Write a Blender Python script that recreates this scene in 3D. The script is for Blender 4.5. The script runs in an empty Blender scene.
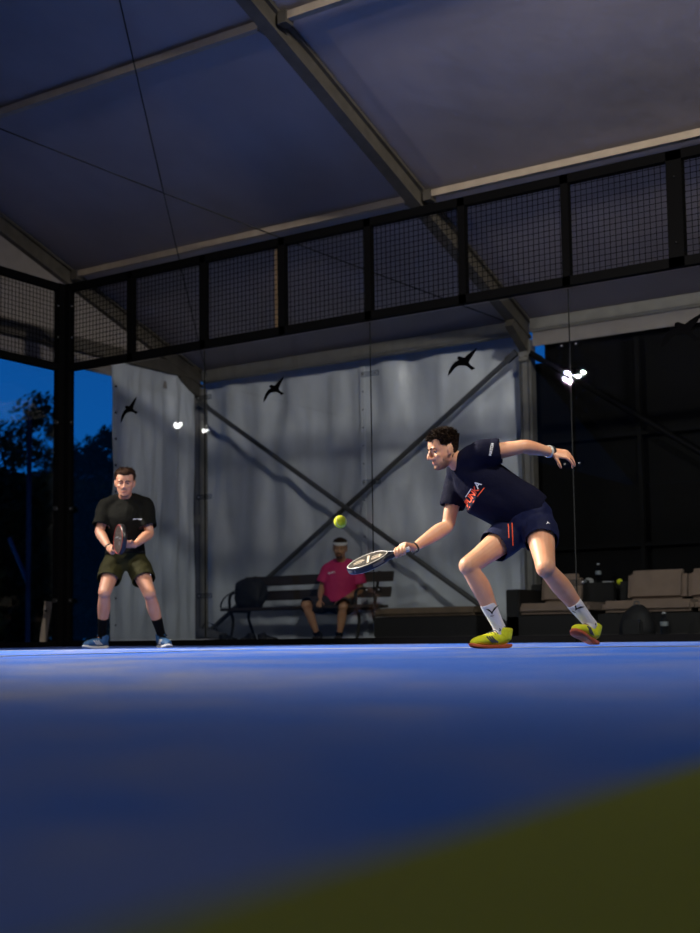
import bpy, bmesh, math, random
from mathutils import Vector, Matrix, noise
from mathutils.bvhtree import BVHTree
random.seed(7)
PI = math.pi
SC = bpy.context.scene
COL = SC.collection
def V(*a): return Vector(a)
def rad(a): return math.radians(a)

# ------------------------------------------------------------------ camera
CAM = V(10.2506, -10.0248, 0.0883)
YAW, PIT, ROLL, FPX, SY = 0.57547, 0.0891955, 0.0134037, 1280.22, 520.43
FW = V(-math.sin(YAW)*math.cos(PIT), math.cos(YAW)*math.cos(PIT), math.sin(PIT))
_r = V(math.cos(YAW), math.sin(YAW), 0); _u = _r.cross(FW)
RT = math.cos(ROLL)*_r - math.sin(ROLL)*_u
UP = math.sin(ROLL)*_r + math.cos(ROLL)*_u
cd = bpy.data.cameras.new('camera'); cam = bpy.data.objects.new('camera', cd); COL.objects.link(cam)
cd.sensor_fit = 'VERTICAL'; cd.sensor_height = 36; cd.sensor_width = 27
cd.lens = FPX/933*36; cd.shift_y = (SY-466.5)/933
cd.clip_start = 0.01; cd.clip_end = 300
cd.dof.use_dof = True; cd.dof.focus_distance = 7.45; cd.dof.aperture_fstop = 2.2
M3 = Matrix((RT, UP, -FW)).transposed()
cam.matrix_world = Matrix.Translation(CAM) @ M3.to_4x4()
SC.camera = cam
def at(px, py, Z):                       # surveyed point of the place: sight line and distance
    return CAM + (FW + RT*((px-350)/FPX) - UP*((py-SY)/FPX))*Z
def on(px, py, axis, val):
    d = FW + RT*((px-350)/FPX) - UP*((py-SY)/FPX)
    return CAM + d*((val-CAM[axis])/d[axis])
def dv(x, y, t): return (RT*x + UP*y - FW*t)      # direction: right, up, towards the viewer

# ------------------------------------------------------------------ world, exposure
w = bpy.data.worlds.new('dusk'); SC.world = w; w.use_nodes = True
nt = w.node_tree; nt.nodes.clear()
bg = nt.nodes.new('ShaderNodeBackground'); wo = nt.nodes.new('ShaderNodeOutputWorld')
tc = nt.nodes.new('ShaderNodeTexCoord'); sx = nt.nodes.new('ShaderNodeSeparateXYZ'); cr = nt.nodes.new('ShaderNodeValToRGB')
nt.links.new(tc.outputs['Generated'], sx.inputs[0]); nt.links.new(sx.outputs['Z'], cr.inputs[0])
cr.color_ramp.elements[0].position = 0.0; cr.color_ramp.elements[0].color = (0.003, 0.12, 0.45, 1)
cr.color_ramp.elements[1].position = 0.5; cr.color_ramp.elements[1].color = (0.006, 0.045, 0.22, 1)
dp = nt.nodes.new('ShaderNodeVectorMath'); dp.operation = 'DOT_PRODUCT'; dp.inputs[1].default_value = (-.75, .66, 0)   # afterglow to the west
nt.links.new(tc.outputs['Generated'], dp.inputs[0]); gm = nt.nodes.new('ShaderNodeMapRange')
gm.inputs[1].default_value = -.1; gm.inputs[2].default_value = .9; gm.inputs[3].default_value = .08; gm.inputs[4].default_value = 1.0
nt.links.new(dp.outputs['Value'], gm.inputs[0]); nt.links.new(gm.outputs[0], bg.inputs[1])
nt.links.new(cr.outputs[0], bg.inputs[0])
nt.links.new(bg.outputs[0], wo.inputs[0])
SC.view_settings.view_transform = 'Standard'; SC.view_settings.look = 'None'
SC.view_settings.gamma = 1; SC.view_settings.use_curve_mapping = False
SC.view_settings.exposure = 0.2
KEY, FILL, REAR = 8200, 2100, 1800          # watts of the court's flood lamps (left near back wall, right, far half)
FLOODS = []                              # filled by make_flood below

# ------------------------------------------------------------------ materials
def mat(name, col, rough=0.6, metal=0.0, spec=0.5, bump=0.0, bscale=50, var=0.0, vscale=8, col2=None, sheen=0, emit=None, sss=0, stretch=None, coat=0):
    m = bpy.data.materials.new(name); m.use_nodes = True
    n = m.node_tree.nodes; l = m.node_tree.links; b = n['Principled BSDF']
    b.inputs['Base Color'].default_value = (*col, 1); b.inputs['Roughness'].default_value = rough
    b.inputs['Metallic'].default_value = metal; b.inputs['Specular IOR Level'].default_value = spec
    if sheen: b.inputs['Sheen Weight'].default_value = sheen
    if coat: b.inputs['Coat Weight'].default_value = coat
    if sss:
        b.inputs['Subsurface Weight'].default_value = sss; b.inputs['Subsurface Radius'].default_value = (1, .35, .2); b.inputs['Subsurface Scale'].default_value = .006
    if emit:
        b.inputs['Emission Color'].default_value = (*emit[0], 1); b.inputs['Emission Strength'].default_value = emit[1]
    t = n.new('ShaderNodeTexCoord'); src = t.outputs['Object']
    if stretch:
        mp = n.new('ShaderNodeMapping'); mp.inputs['Scale'].default_value = stretch; l.new(src, mp.inputs[0]); src = mp.outputs[0]
    if var or col2:
        z = n.new('ShaderNodeTexNoise'); z.inputs['Scale'].default_value = vscale; z.inputs['Detail'].default_value = 5
        l.new(src, z.inputs['Vector'])
        r = n.new('ShaderNodeValToRGB'); l.new(z.outputs['Fac'], r.inputs[0])
        r.color_ramp.elements[0].position = .35; r.color_ramp.elements[1].position = .68
        a = col2 if col2 else tuple(c*(1-var) for c in col)
        r.color_ramp.elements[0].color = (*col, 1); r.color_ramp.elements[1].color = (*a, 1)
        l.new(r.outputs[0], b.inputs['Base Color'])
    if bump:
        z = n.new('ShaderNodeTexNoise'); z.inputs['Scale'].default_value = bscale; z.inputs['Detail'].default_value = 6
        l.new(src, z.inputs['Vector']); bp = n.new('ShaderNodeBump'); bp.inputs['Strength'].default_value = bump
        bp.inputs['Distance'].default_value = .02; l.new(z.outputs['Fac'], bp.inputs['Height']); l.new(bp.outputs[0], b.inputs['Normal'])
    return m
def glass_mat(name, tint, refl=1.0):
    m = bpy.data.materials.new(name); m.use_nodes = True
    n = m.node_tree.nodes; l = m.node_tree.links; n.clear()
    o = n.new('ShaderNodeOutputMaterial'); mx = n.new('ShaderNodeMixShader'); tr = n.new('ShaderNodeBsdfTransparent')
    gl = n.new('ShaderNodeBsdfGlossy'); fr = n.new('ShaderNodeFresnel'); fr.inputs[0].default_value = 1.45
    tr.inputs[0].default_value = (*tint, 1); gl.inputs['Roughness'].default_value = 0.0; gl.inputs[0].default_value = (refl, refl, refl, 1)
    ge = n.new('ShaderNodeNewGeometry'); ma = n.new('ShaderNodeMath'); ma.operation = 'MULTIPLY_ADD'; ma.inputs[1].default_value = 1/1.45-1.45; ma.inputs[2].default_value = 1.45
    l.new(ge.outputs['Backfacing'], ma.inputs[0]); l.new(ma.outputs[0], fr.inputs[0])
    l.new(fr.outputs[0], mx.inputs[0]); l.new(tr.outputs[0], mx.inputs[1]); l.new(gl.outputs[0], mx.inputs[2]); l.new(mx.outputs[0], o.inputs[0])
    return m
def skin_mat(name, col, beard):
    m = mat(name, col, .5, bump=.08, bscale=160, sss=.12)
    n = m.node_tree.nodes; l = m.node_tree.links; b = n['Principled BSDF']
    z = n.new('ShaderNodeTexNoise'); z.inputs['Scale'].default_value = 14; z.inputs['Detail'].default_value = 4
    t = n.new('ShaderNodeTexCoord'); l.new(t.outputs['Object'], z.inputs['Vector'])
    r = n.new('ShaderNodeValToRGB'); l.new(z.outputs['Fac'], r.inputs[0])
    r.color_ramp.elements[0].position = .3; r.color_ramp.elements[1].position = .75
    r.color_ramp.elements[0].color = (*col, 1); r.color_ramp.elements[1].color = (col[0]*.95, col[1]*.80, col[2]*.74, 1)
    a = n.new('ShaderNodeAttribute'); a.attribute_name = 'beard'
    a2 = n.new('ShaderNodeAttribute'); a2.attribute_name = 'lip'
    m1 = n.new('ShaderNodeMixRGB'); l.new(a.outputs['Fac'], m1.inputs[0]); l.new(r.outputs[0], m1.inputs[1]); m1.inputs[2].default_value = (*beard, 1)
    m2 = n.new('ShaderNodeMixRGB'); l.new(a2.outputs['Fac'], m2.inputs[0]); l.new(m1.outputs[0], m2.inputs[1]); m2.inputs[2].default_value = (col[0]*.62, col[1]*.36, col[2]*.36, 1)
    l.new(m2.outputs[0], b.inputs['Base Color'])
    return m
def turf_mat(name, col, dust, amount=1.0):
    m = bpy.data.materials.new(name); m.use_nodes = True
    n = m.node_tree.nodes; l = m.node_tree.links; b = n['Principled BSDF']
    b.inputs['Roughness'].default_value = .85; b.inputs['Sheen Weight'].default_value = .05; b.inputs['Specular IOR Level'].default_value = .2
    t = n.new('ShaderNodeTexCoord')
    def ns(s, d, lo, hi, rgh=.6):
        z = n.new('ShaderNodeTexNoise'); z.inputs['Scale'].default_value = s; z.inputs['Detail'].default_value = d; z.inputs['Roughness'].default_value = rgh
        l.new(t.outputs['Object'], z.inputs['Vector'])
        r = n.new('ShaderNodeMapRange'); r.inputs[1].default_value = lo; r.inputs[2].default_value = hi; l.new(z.outputs['Fac'], r.inputs[0]); return r.outputs[0]
    a = ns(.9, 4, .42, .62); c = ns(5, 5, .32, .66); f = ns(220, 3, .3, .8)
    mu = n.new('ShaderNodeMath'); mu.operation = 'MULTIPLY'; l.new(a, mu.inputs[0]); l.new(c, mu.inputs[1])
    m3 = n.new('ShaderNodeMath'); m3.operation = 'MULTIPLY'; l.new(mu.outputs[0], m3.inputs[0]); m3.inputs[1].default_value = amount
    mx = n.new('ShaderNodeMixRGB'); l.new(m3.outputs[0], mx.inputs[0]); mx.inputs[1].default_value = (*col, 1); mx.inputs[2].default_value = (*dust, 1)
    dk = n.new('ShaderNodeMixRGB'); dk.blend_type = 'MULTIPLY'; dk.inputs[0].default_value = .5
    l.new(mx.outputs[0], dk.inputs[1]); l.new(f, dk.inputs[2]); l.new(dk.outputs[0], b.inputs['Base Color'])
    bp = n.new('ShaderNodeBump'); bp.inputs['Strength'].default_value = .6; bp.inputs['Distance'].default_value = .01; l.new(f, bp.inputs['Height']); l.new(bp.outputs[0], b.inputs['Normal'])
    return m
M = dict(
    turf=turf_mat('blue_turf', (.003, .135, .74), (.32, .33, .44), .85),
    green=turf_mat('green_turf', (.22, .26, .012), (.22, .22, .04), .3),
    outer=turf_mat('outer_carpet', (.012, .03, .08), (.03, .05, .09), .6),
    grass=mat('night_grass', (.01, .02, .012), .9, bump=.4, var=.4, vscale=3),
    line=mat('court_line', (.38, .42, .52), .8, bump=.2, bscale=200),
    black=mat('black_steel', (.0022, .0021, .0022), .8, 0, spec=.04),
    seal=mat('grey_silicone', (.009, .010, .010), .8, spec=.1),
    wire=mat('black_wire', (.0022, .0021, .0022), .8, 0, spec=.04),
    alu=mat('grey_aluminium', (.20, .19, .175), .5, .15, bump=.05, bscale=20, var=.2),
    brace=mat('dark_brace', (.07, .07, .072), .6, .1),
    beam=mat('dull_rafter', (.085, .075, .062), .6, .1, bump=.08, bscale=14, var=.3),
    purlin=mat('tan_purlin', (.36, .29, .22), .6, .1, var=.15),
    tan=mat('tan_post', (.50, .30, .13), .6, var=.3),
    roof=mat('roof_membrane', (.32, .28, .285), .55, bump=.5, bscale=2.2, var=.15, vscale=1.2, stretch=(1.2, 1, 1)),
    gable=mat('gable_membrane', (.24, .215, .20), .6, bump=.3, bscale=2, var=.1),
    curtain=mat('white_sheet', (.66, .70, .77), .36, spec=.55, bump=.9, bscale=4.5, var=.22, vscale=2.5, stretch=(1, 1, .5)),
    grommet=mat('dark_grommet', (.03, .03, .03), .4, .7),
    glass=glass_mat('clear_glass', (.86, .88, .89)),
    bird=mat('black_vinyl', (.0015, .0015, .0018), 1.0, spec=0),
    clampm=mat('clamp_steel', (.012, .012, .012), .8, 0, spec=.08),
    bolt=mat('bright_bolt', (.12, .12, .12), .5, .3),
    dark=mat('black_sheet', (.0018, .0018, .0022), .5, spec=.08, bump=.2, bscale=3, var=.3),
    darkf=mat('dark_frame', (.004, .004, .0045), .6, spec=.1),
    wicker=mat('dark_wicker', (.007, .006, .006), .6, bump=.6, bscale=90),
    cushion=mat('beige_cushion', (.24, .17, .13), .85, bump=.3, bscale=9, var=.15, sheen=.1),
    oldwood=mat('dark_bench_wood', (.035, .024, .018), .6, bump=.3, bscale=20, stretch=(.15, 1, 1), var=.4),
    iron=mat('cast_iron', (.018, .017, .017), .5, .4),
    brownwood=mat('brown_cushion', (.16, .11, .07), .75, bump=.2, bscale=12, var=.3),
    board=mat('pale_board', (.55, .42, .32), .6, var=.15),
    bluep=mat('blue_painted_steel', (.003, .025, .12), .5, .1),
    leaf=mat('leaf', (.10, .17, .08), .6, var=.5, vscale=1.5), bark=mat('bark', (.04, .03, .02), .9, bump=.5),
    cable=mat('thin_cable', (.02, .02, .02), .5, .6),
    led=mat('lit_led', (1, 1, 1), .5, emit=((1, .97, .86), 20)),
    led2=mat('lit_led_far', (1, 1, 1), .5, emit=((1, .98, .9), 60)),
    skinR=skin_mat('fair_skin', (.70, .37, .215), (.10, .055, .035)),
    skinL=skin_mat('ruddy_skin', (.50, .25, .155), (.10, .05, .035)),
    skinS=skin_mat('tanned_skin', (.42, .23, .13), (.03, .02, .015)),
    hair=mat('brown_hair', (.026, .012, .005), .75, spec=.15, bump=.8, bscale=220, var=.4, vscale=60),
    hairL=mat('chestnut_hair', (.040, .016, .007), .75, spec=.15, bump=.8, bscale=220, var=.4, vscale=60),
    navy=mat('navy_jersey', (.0045, .005, .018), .85, spec=.12, bump=.25, bscale=35, var=.15),
    navyS=mat('navy_shorts', (.005, .008, .042), .7, spec=.2, bump=.25, bscale=25, var=.2),
    blackT=mat('black_jersey', (.0042, .0042, .003), .85, spec=.12, bump=.3, bscale=40),
    olive=mat('olive_shorts', (.026, .024, .006), .8, spec=.15, bump=.3, bscale=30, var=.2),
    pink=mat('pink_polo', (.50, .016, .11), .75, bump=.2, bscale=30, var=.12),
    blackS=mat('dark_shorts', (.018, .018, .020), .8, bump=.3, bscale=30),
    white=mat('white_print', (.72, .72, .76), .6), orange=mat('orange_print', (.95, .10, .025), .6),
    sockW=mat('white_sock', (.74, .72, .72), .9, bump=.5, bscale=120), sockB=mat('black_sock', (.003, .003, .0035), .95, spec=.1, bump=.4, bscale=120),
    yellow=mat('neon_yellow_mesh', (.92, .94, .01), .55, bump=.5, bscale=140, var=.12, vscale=40), gum=mat('orange_gum', (.72, .15, .05), .55, var=.3, vscale=30),
    lace=mat('black_lace', (.012, .012, .012), .8), lining=mat('dark_lining', (.03, .02, .02), .9),
    blueshoe=mat('teal_blue_mesh', (.02, .09, .22), .6, bump=.4, bscale=120, var=.3, vscale=30), whitesole=mat('white_sole', (.68, .66, .62), .6, var=.1, vscale=30),
    rblack=mat('racket_carbon', (.034, .023, .012), .45, bump=.3, bscale=260, var=.5, vscale=120), rframe=mat('racket_navy_frame', (.0018, .003, .012), .4, coat=.1), rdark=mat('racket_dark_frame', (.006, .005, .005), .4), darkshoe=mat('dark_shoe', (.008, .008, .010), .7, bump=.3), darksole=mat('dark_sole', (.03, .03, .03), .7),
    rred=mat('racket_red_frame', (.35, .03, .02), .35, coat=.3), rim=mat('pale_rim', (.75, .72, .66), .4), gold=mat('sand_print', (.72, .60, .45), .5),
    grip=mat('white_grip', (.62, .60, .62), .8, bump=.4, bscale=60), gripB=mat('black_grip', (.02, .02, .02), .8, bump=.4, bscale=60),
    hole=mat('drilled_hole', (.008, .008, .008), .9),
    ballm=mat('tennis_felt', (.92, .98, .02), .95, bump=.6, bscale=300, sheen=.1), seam=mat('ball_seam', (.8, .85, .7), .8),
    eye=mat('eye_white', (.38, .35, .33), .4), iris=mat('dark_iris', (.03, .015, .01), .2),
    strap=mat('black_strap', (.012, .012, .012), .6), silver=mat('pale_watch', (.62, .60, .58), .35, .3),
    bagm=mat('grey_bag', (.10, .10, .11), .7, bump=.3, var=.3), bagb=mat('black_bag', (.010, .010, .012), .7, bump=.4, bscale=20),
    pet=glass_mat('clear_plastic', (.80, .82, .85)), capm=mat('bottle_cap', (.6, .62, .66), .5), label=mat('bottle_label', (.25, .28, .3), .5),
    paper=mat('white_roll', (.45, .45, .45), .9), hband=mat('white_headband', (.62, .60, .58), .8), tshirtB=mat('blue_cloth', (.05, .1, .2), .8),
)

# ------------------------------------------------------------------ object helpers
def wloc(p):
    s = V(0, 0, 0)
    while p: s = s + p.location; p = p.parent
    return s
def tag(o, label=None, cat=None, group=None, kind=None):
    if label: o['label'] = label
    if cat: o['category'] = cat
    if group: o['group'] = group
    if kind: o['kind'] = kind
    return o
def thing(name, label, cat, loc=(0, 0, 0), group=None):
    o = bpy.data.objects.new(name, None); o.empty_display_size = .1; COL.objects.link(o); o.location = loc
    return tag(o, label, cat, group)
def obj(name, bm, m, parent=None, loc=None, smooth=True):
    if isinstance(bm, bpy.types.Mesh): me = bm
    else:
        bmesh.ops.recalc_face_normals(bm, faces=bm.faces[:]) if getattr(bm, 'faces', None) and len(bm.faces) < 60000 else None
        me = bpy.data.meshes.new(name); bm.to_mesh(me); bm.free()
    o = bpy.data.objects.new(name, me); COL.objects.link(o)
    off = V(0, 0, 0)
    if parent is not None: off = wloc(parent); o.parent = parent
    if loc is not None: o.location = Vector(loc) - off; off = Vector(loc)
    if off.length: me.transform(Matrix.Translation(-off))
    if m: me.materials.append(m)
    if smooth:
        for p in me.polygons: p.use_smooth = True
        try: me.set_sharp_from_angle(angle=rad(38))
        except Exception: pass
    return o
def parts(name, bm, m, parent, smooth=True):      # every loose piece becomes a part of its own
    bm.verts.ensure_lookup_table(); seen = set(); out = []
    for v0 in bm.verts:
        if v0 in seen: continue
        st = [v0]; isl = {v0}
        while st:
            v = st.pop()
            for e in v.link_edges:
                w_ = e.other_vert(v)
                if w_ not in isl: isl.add(w_); st.append(w_)
        seen |= isl; nb = bmesh.new(); mp = {v: nb.verts.new(v.co) for v in bm.verts if v in isl}
        fs = {f for v in isl for f in v.link_faces}
        for f in bm.faces:
            if f in fs: nb.faces.new([mp[v] for v in f.verts])
        out.append(obj(name, nb, m, parent, smooth=smooth))
    bm.free(); return out
def struct(name, bm, m, label=None, loc=None, smooth=False):
    return tag(obj(name, bm, m, None, loc, smooth), label, None, None, 'structure')
def dup(root, name=None):
    r = root.copy(); COL.objects.link(r)
    for ch in root.children:
        c = ch.copy(); COL.objects.link(c); c.parent = r
        for g in ch.children:
            d = g.copy(); COL.objects.link(d); d.parent = c
    return r
def B(): return bmesh.new()
def box(bm, c, s, rot=None, bev=0):
    t = bmesh.new(); bmesh.ops.create_cube(t, size=1)
    bmesh.ops.scale(t, vec=s, verts=t.verts)
    if bev: bmesh.ops.bevel(t, geom=t.edges[:], offset=bev, segments=2, affect='EDGES')
    mt = Matrix.Translation(c) @ (rot.to_4x4() if rot else Matrix())
    t.transform(mt); me = bpy.data.meshes.new('t'); t.to_mesh(me); t.free(); bm.from_mesh(me); bpy.data.meshes.remove(me)
    return bm
def bar(bm, a, b, wd, hg, up=V(0, 0, 1)):
    a, b = Vector(a), Vector(b); d = (b-a); L = d.length; d.normalize()
    s = d.cross(up).normalized(); u = s.cross(d)
    return box(bm, (a+b)/2, (L, wd, hg), Matrix((d, s, u)).transposed())
def frame_of(t, side):
    t = t.normalized(); s = (side - t*side.dot(t))
    if s.length < 1e-4: s = t.orthogonal()
    s.normalize(); return s, t.cross(s)
def cr(p0, p1, p2, p3, t):
    return .5*((2*p1)+(p2-p0)*t+(2*p0-5*p1+4*p2-p3)*t*t+(3*p1-p0-3*p2+p3)*t*t*t)
def tube(bm, pts, rads, side=V(1, 0, 0), seg=16, n=5, cap=True):
    pts = [Vector(p) for p in pts]; R = [(r, r) if not isinstance(r, (tuple, list)) else tuple(r) for r in rads]
    sd = side if isinstance(side, list) else [side]*len(pts)
    P, Q, S = [], [], []
    for i in range(len(pts)-1):
        a, b, c, d = pts[max(i-1, 0)], pts[i], pts[i+1], pts[min(i+2, len(pts)-1)]
        ra, rb, rc, rd = R[max(i-1, 0)], R[i], R[i+1], R[min(i+2, len(R)-1)]
        for k in range(n):
            t = k/n; P.append(cr(a, b, c, d, t)); S.append(sd[i].lerp(sd[i+1], t))
            Q.append(tuple(max(1e-4, cr(ra[j], rb[j], rc[j], rd[j], t)) for j in (0, 1)))
    P.append(pts[-1]); Q.append(R[-1]); S.append(sd[-1])
    rings = []
    for i, p in enumerate(P):
        tg = (P[min(i+1, len(P)-1)] - P[max(i-1, 0)])
        s, u = frame_of(tg, S[i])
        rings.append([bm.verts.new(p + s*Q[i][0]*math.cos(2*PI*k/seg) + u*Q[i][1]*math.sin(2*PI*k/seg)) for k in range(seg)])
    for i in range(len(rings)-1):
        for k in range(seg):
            bm.faces.new((rings[i][k], rings[i][(k+1) % seg], rings[i+1][(k+1) % seg], rings[i+1][k]))
    if cap:
        bm.faces.new(rings[0][::-1]); bm.faces.new(rings[-1])
    return bm
def ell(bm, c, r, rot=None, seg=16):
    t = bmesh.new(); bmesh.ops.create_uvsphere(t, u_segments=seg, v_segments=max(6, seg*3//4), radius=1)
    if not isinstance(r, (tuple, list)): r = (r, r, r)
    bmesh.ops.scale(t, vec=r, verts=t.verts)
    t.transform(Matrix.Translation(c) @ (rot.to_4x4() if rot else Matrix()))
    me = bpy.data.meshes.new('t'); t.to_mesh(me); t.free(); bm.from_mesh(me); bpy.data.meshes.remove(me)
    return bm
def lathe(bm, prof, c=V(0, 0, 0), seg=20):
    rings = [[bm.verts.new(c+V(r*math.cos(2*PI*k/seg), r*math.sin(2*PI*k/seg), z)) for k in range(seg)] for r, z in prof]
    for i in range(len(rings)-1):
        for k in range(seg): bm.faces.new((rings[i][k], rings[i][(k+1) % seg], rings[i+1][(k+1) % seg], rings[i+1][k]))
    bm.faces.new(rings[0][::-1]); bm.faces.new(rings[-1]); return bm
def prism(bm, poly, thick, mtx):
    lo = [bm.verts.new(mtx @ V(x, y, -thick/2)) for x, y in poly]; hi = [bm.verts.new(mtx @ V(x, y, thick/2)) for x, y in poly]
    n = len(poly)
    for i in range(n): bm.faces.new((lo[i], lo[(i+1) % n], hi[(i+1) % n], hi[i]))
    f1 = bm.faces.new(lo[::-1]); f2 = bm.faces.new(hi); bm.normal_update()
    bmesh.ops.triangulate(bm, faces=[f1, f2]); return bm
def evaluated(o):
    dg = bpy.context.evaluated_depsgraph_get(); dg.update()
    return bpy.data.meshes.new_from_object(o.evaluated_get(dg))
def skinned(bm, voxel, it=4, fac=.5):        # fuse overlapping closed shapes into ONE continuous surface
    me = bpy.data.meshes.new('t'); bm.to_mesh(me); bm.free()
    o = bpy.data.objects.new('t', me); COL.objects.link(o)
    r = o.modifiers.new('r', 'REMESH'); r.mode = 'VOXEL'; r.voxel_size = voxel
    if it: s = o.modifiers.new('s', 'SMOOTH'); s.factor = fac; s.iterations = it
    out = evaluated(o); bpy.data.objects.remove(o); bpy.data.meshes.remove(me); return out
def text_mesh(s, size, ext=.001, shear=0, bold=0):
    cu = bpy.data.curves.new('t', 'FONT'); cu.body = s; cu.size = size; cu.extrude = ext; cu.align_x = 'CENTER'; cu.align_y = 'CENTER'; cu.shear = shear; cu.offset = bold
    o = bpy.data.objects.new('t', cu); COL.objects.link(o); me = evaluated(o); bpy.data.objects.remove(o); return me
def cut_and_thicken(me, planes, thick=.004):  # open hems: planes = (point, axis, radius)
    bm = bmesh.new(); bm.from_mesh(me); bm.normal_update(); kill = []
    for f in bm.faces:
        c = f.calc_center_median()
        for p, a, r in planes:
            if f.normal.dot(a) > .75 and abs((c-p).dot(a)) < .03 and (c-p).length < r: kill.append(f); break
    bmesh.ops.delete(bm, geom=kill, context='FACES')
    bm.to_mesh(me); bm.free()
    o = bpy.data.objects.new('t', me); COL.objects.link(o); s = o.modifiers.new('s', 'SOLIDIFY'); s.thickness = thick; s.offset = -1
    out = evaluated(o); bpy.data.objects.remove(o); return out
def wrinkle(me, amp, freq, direction=None, seed=0):
    bm = bmesh.new(); bm.from_mesh(me); bm.normal_update()
    for v in bm.verts:
        p = v.co*freq + V(seed, seed*2, 0)
        if direction is not None: p = p - direction*(p.dot(direction))*.72
        a = noise.noise(p); b = noise.noise(p*2.3+V(5, 1, 2)); r = (1-abs(a)*2.2)*.6 + b*.35
        v.co += v.normal*(amp*r)
    bm.to_mesh(me); bm.free(); return me
def decal(name, me, mtx, target, m, parent, n, lift=.0025):
    bm = bmesh.new(); bm.from_mesh(target.data); off = wloc(target); bvh = BVHTree.FromBMesh(bm); bm.free()
    b = bmesh.new(); b.from_mesh(me); bmesh.ops.subdivide_edges(b, edges=[e for e in b.edges if e.calc_length() > .012], cuts=2)
    bmesh.ops.triangulate(b, faces=b.faces[:])
    for v in b.verts:
        z = v.co.z; p = mtx @ V(v.co.x, v.co.y, 0) - off
        h = bvh.ray_cast(p + n*.15, -n, .4)
        v.co = (h[0] if h[0] else p) + n*(lift+z) + off
    return obj(name, b, m, parent, smooth=False)

# ------------------------------------------------------------------ the setting
EY, EZ, SL = 3.67, 3.80, .345                # tent eave line and roof slope
XL = -1.1                                   # gable end
def roofz(y): return EZ + SL*(EY-y) if y > -8.83 else EZ + SL*(EY+8.83) - SL*(-8.83-y)
b = B(); box(b, (4.985, -10, -.02), (9.97, 20, .04)); struct('floor', b, M['turf'])
b = B(); box(b, (16.485, -10, -.02), (13.03, 20, .04)); struct('floor', b, M['green'])
b = B(); box(b, (11, 2.4, -.02), (24.2, 4.8, .04)); box(b, (-.55, -10, -.02), (1.1, 20, .04)); box(b, (11, -21, -.02), (24.2, 2, .04)); struct('floor', b, M['outer'])
b = B(); box(b, (-20, 20, -.06), (140, 140, .04)); tag(obj('ground', b, M['grass'], smooth=False), kind='structure')
b = B(); box(b, (5, -3.05, .002), (10, .05, .004)); box(b, (5, -1.6-3, .002), (.01, .01, .003)); struct('trim_1', b, M['line'], 'white service line across the blue turf')
b = B(); box(b, (5, -6.5, .002), (.05, 6.9, .004)); struct('trim_2', b, M['line'], 'white centre line on the blue turf')

# roof membrane, one bay each side of every rafter, with a slight sag between purlins
def roof_bay(x0, x1, y0, y1):
    b = B(); nx, ny = 24, 24
    g = [[[None]*(ny+1) for _ in range(nx+1)] for _ in (0, 1)]
    for s in (0, 1):
        for i in range(nx+1):
            for j in range(ny+1):
                x = x0+(x1-x0)*i/nx; y = y0+(y1-y0)*j/ny
                sag = .03*math.sin(PI*i/nx)*abs(math.sin(PI*(EY-y)/2.5)) + .006*noise.noise(V(x*2.5, y*.8, 1))
                g[s][i][j] = b.verts.new((x, y, roofz(y)-sag+.03*s))
    for i in range(nx):
        for j in range(ny):
            b.faces.new((g[0][i][j], g[0][i][j+1], g[0][i+1][j+1], g[0][i+1][j])); b.faces.new((g[1][i][j], g[1][i+1][j], g[1][i+1][j+1], g[1][i][j+1]))
    return b
for x0 in (XL, XL+5, XL+10, XL+15, XL+20):
    struct('ceiling', roof_bay(x0, x0+5, EY+.1, -8.83), M['roof'], smooth=True)
    struct('ceiling', roof_bay(x0, x0+5, -8.83, -21.3), M['roof'], smooth=True)
for k, x in enumerate((XL, XL+5, XL+10, XL+15)):
    lab = ['aluminium rafter at the open gable end, running down to the left tent post', 'wide aluminium rafter crossing the roof down to the post beside the black wall', 'aluminium rafter over the right part of the court', 'aluminium rafter far over the right of the court'][k]
    t = thing('rafter', lab, 'roof beam', (x, EY, EZ), 'tent rafters')
    b = B(); bar(b, (x, EY, EZ-.13), (x, -8.83, roofz(-8.83)-.13), .05, .17); obj('web', b, M['beam'], t, smooth=False)
    for dz in (-.23, -.035):
        b = B(); bar(b, (x, EY, EZ+dz), (x, -8.83, roofz(-8.83)+dz), .13, .03); obj('flange', b, M['beam'], t, smooth=False)
    b = B(); bar(b, (x, -8.83, roofz(-8.83)-.13), (x, -21.3, EZ-.13), .13, .2); obj('far_half', b, M['beam'], t, smooth=False)
    b = B(); box(b, (x, EY-.25, EZ-.22), (.10, .45, .16), Matrix.Rotation(rad(-30), 3, 'X')); obj('gusset', b, M['beam'], t, smooth=False)
for k, tt in enumerate((2.5, 5, 7.5)):
    for q, x0 in enumerate((XL, XL+5, XL+10)):
        y = EY-tt; z = roofz(y)-.085
        where = ['between the gable rafter and the wide rafter', 'right of the wide rafter', 'over the right end of the court'][q]
        lab = '%s pale roof purlin %s' % (['lowest', 'second', 'third'][k], where)
        t = thing('purlin', lab, 'roof purlin', (x0, y, z), 'pale purlins under the roof')
        b = B(); bar(b, (x0+.065, y, z), (x0+4.935, y, z), .07, .07); obj('rail', b, M['purlin'], t, smooth=False)
        for xe in (x0+.11, x0+4.89):
            b = B(); box(b, (xe, y, z-.015), (.09, .11, .11)); obj('bracket', b, M['beam'], t, smooth=False)
# eave beam
for q, (x0, x1) in enumerate(((XL, XL+5), (XL+5, XL+10))):
    b = B(); box(b, ((x0+x1)/2, EY, EZ-.10), (4.86, .12, .16)); box(b, ((x0+x1)/2, EY-.065, EZ-.14), (4.86, .02, .03))
    struct('trim_%d' % (3+q), b, M['alu'], ['grey eave beam above the white sheet wall', 'grey eave beam above the black sheet wall'][q])
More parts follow.
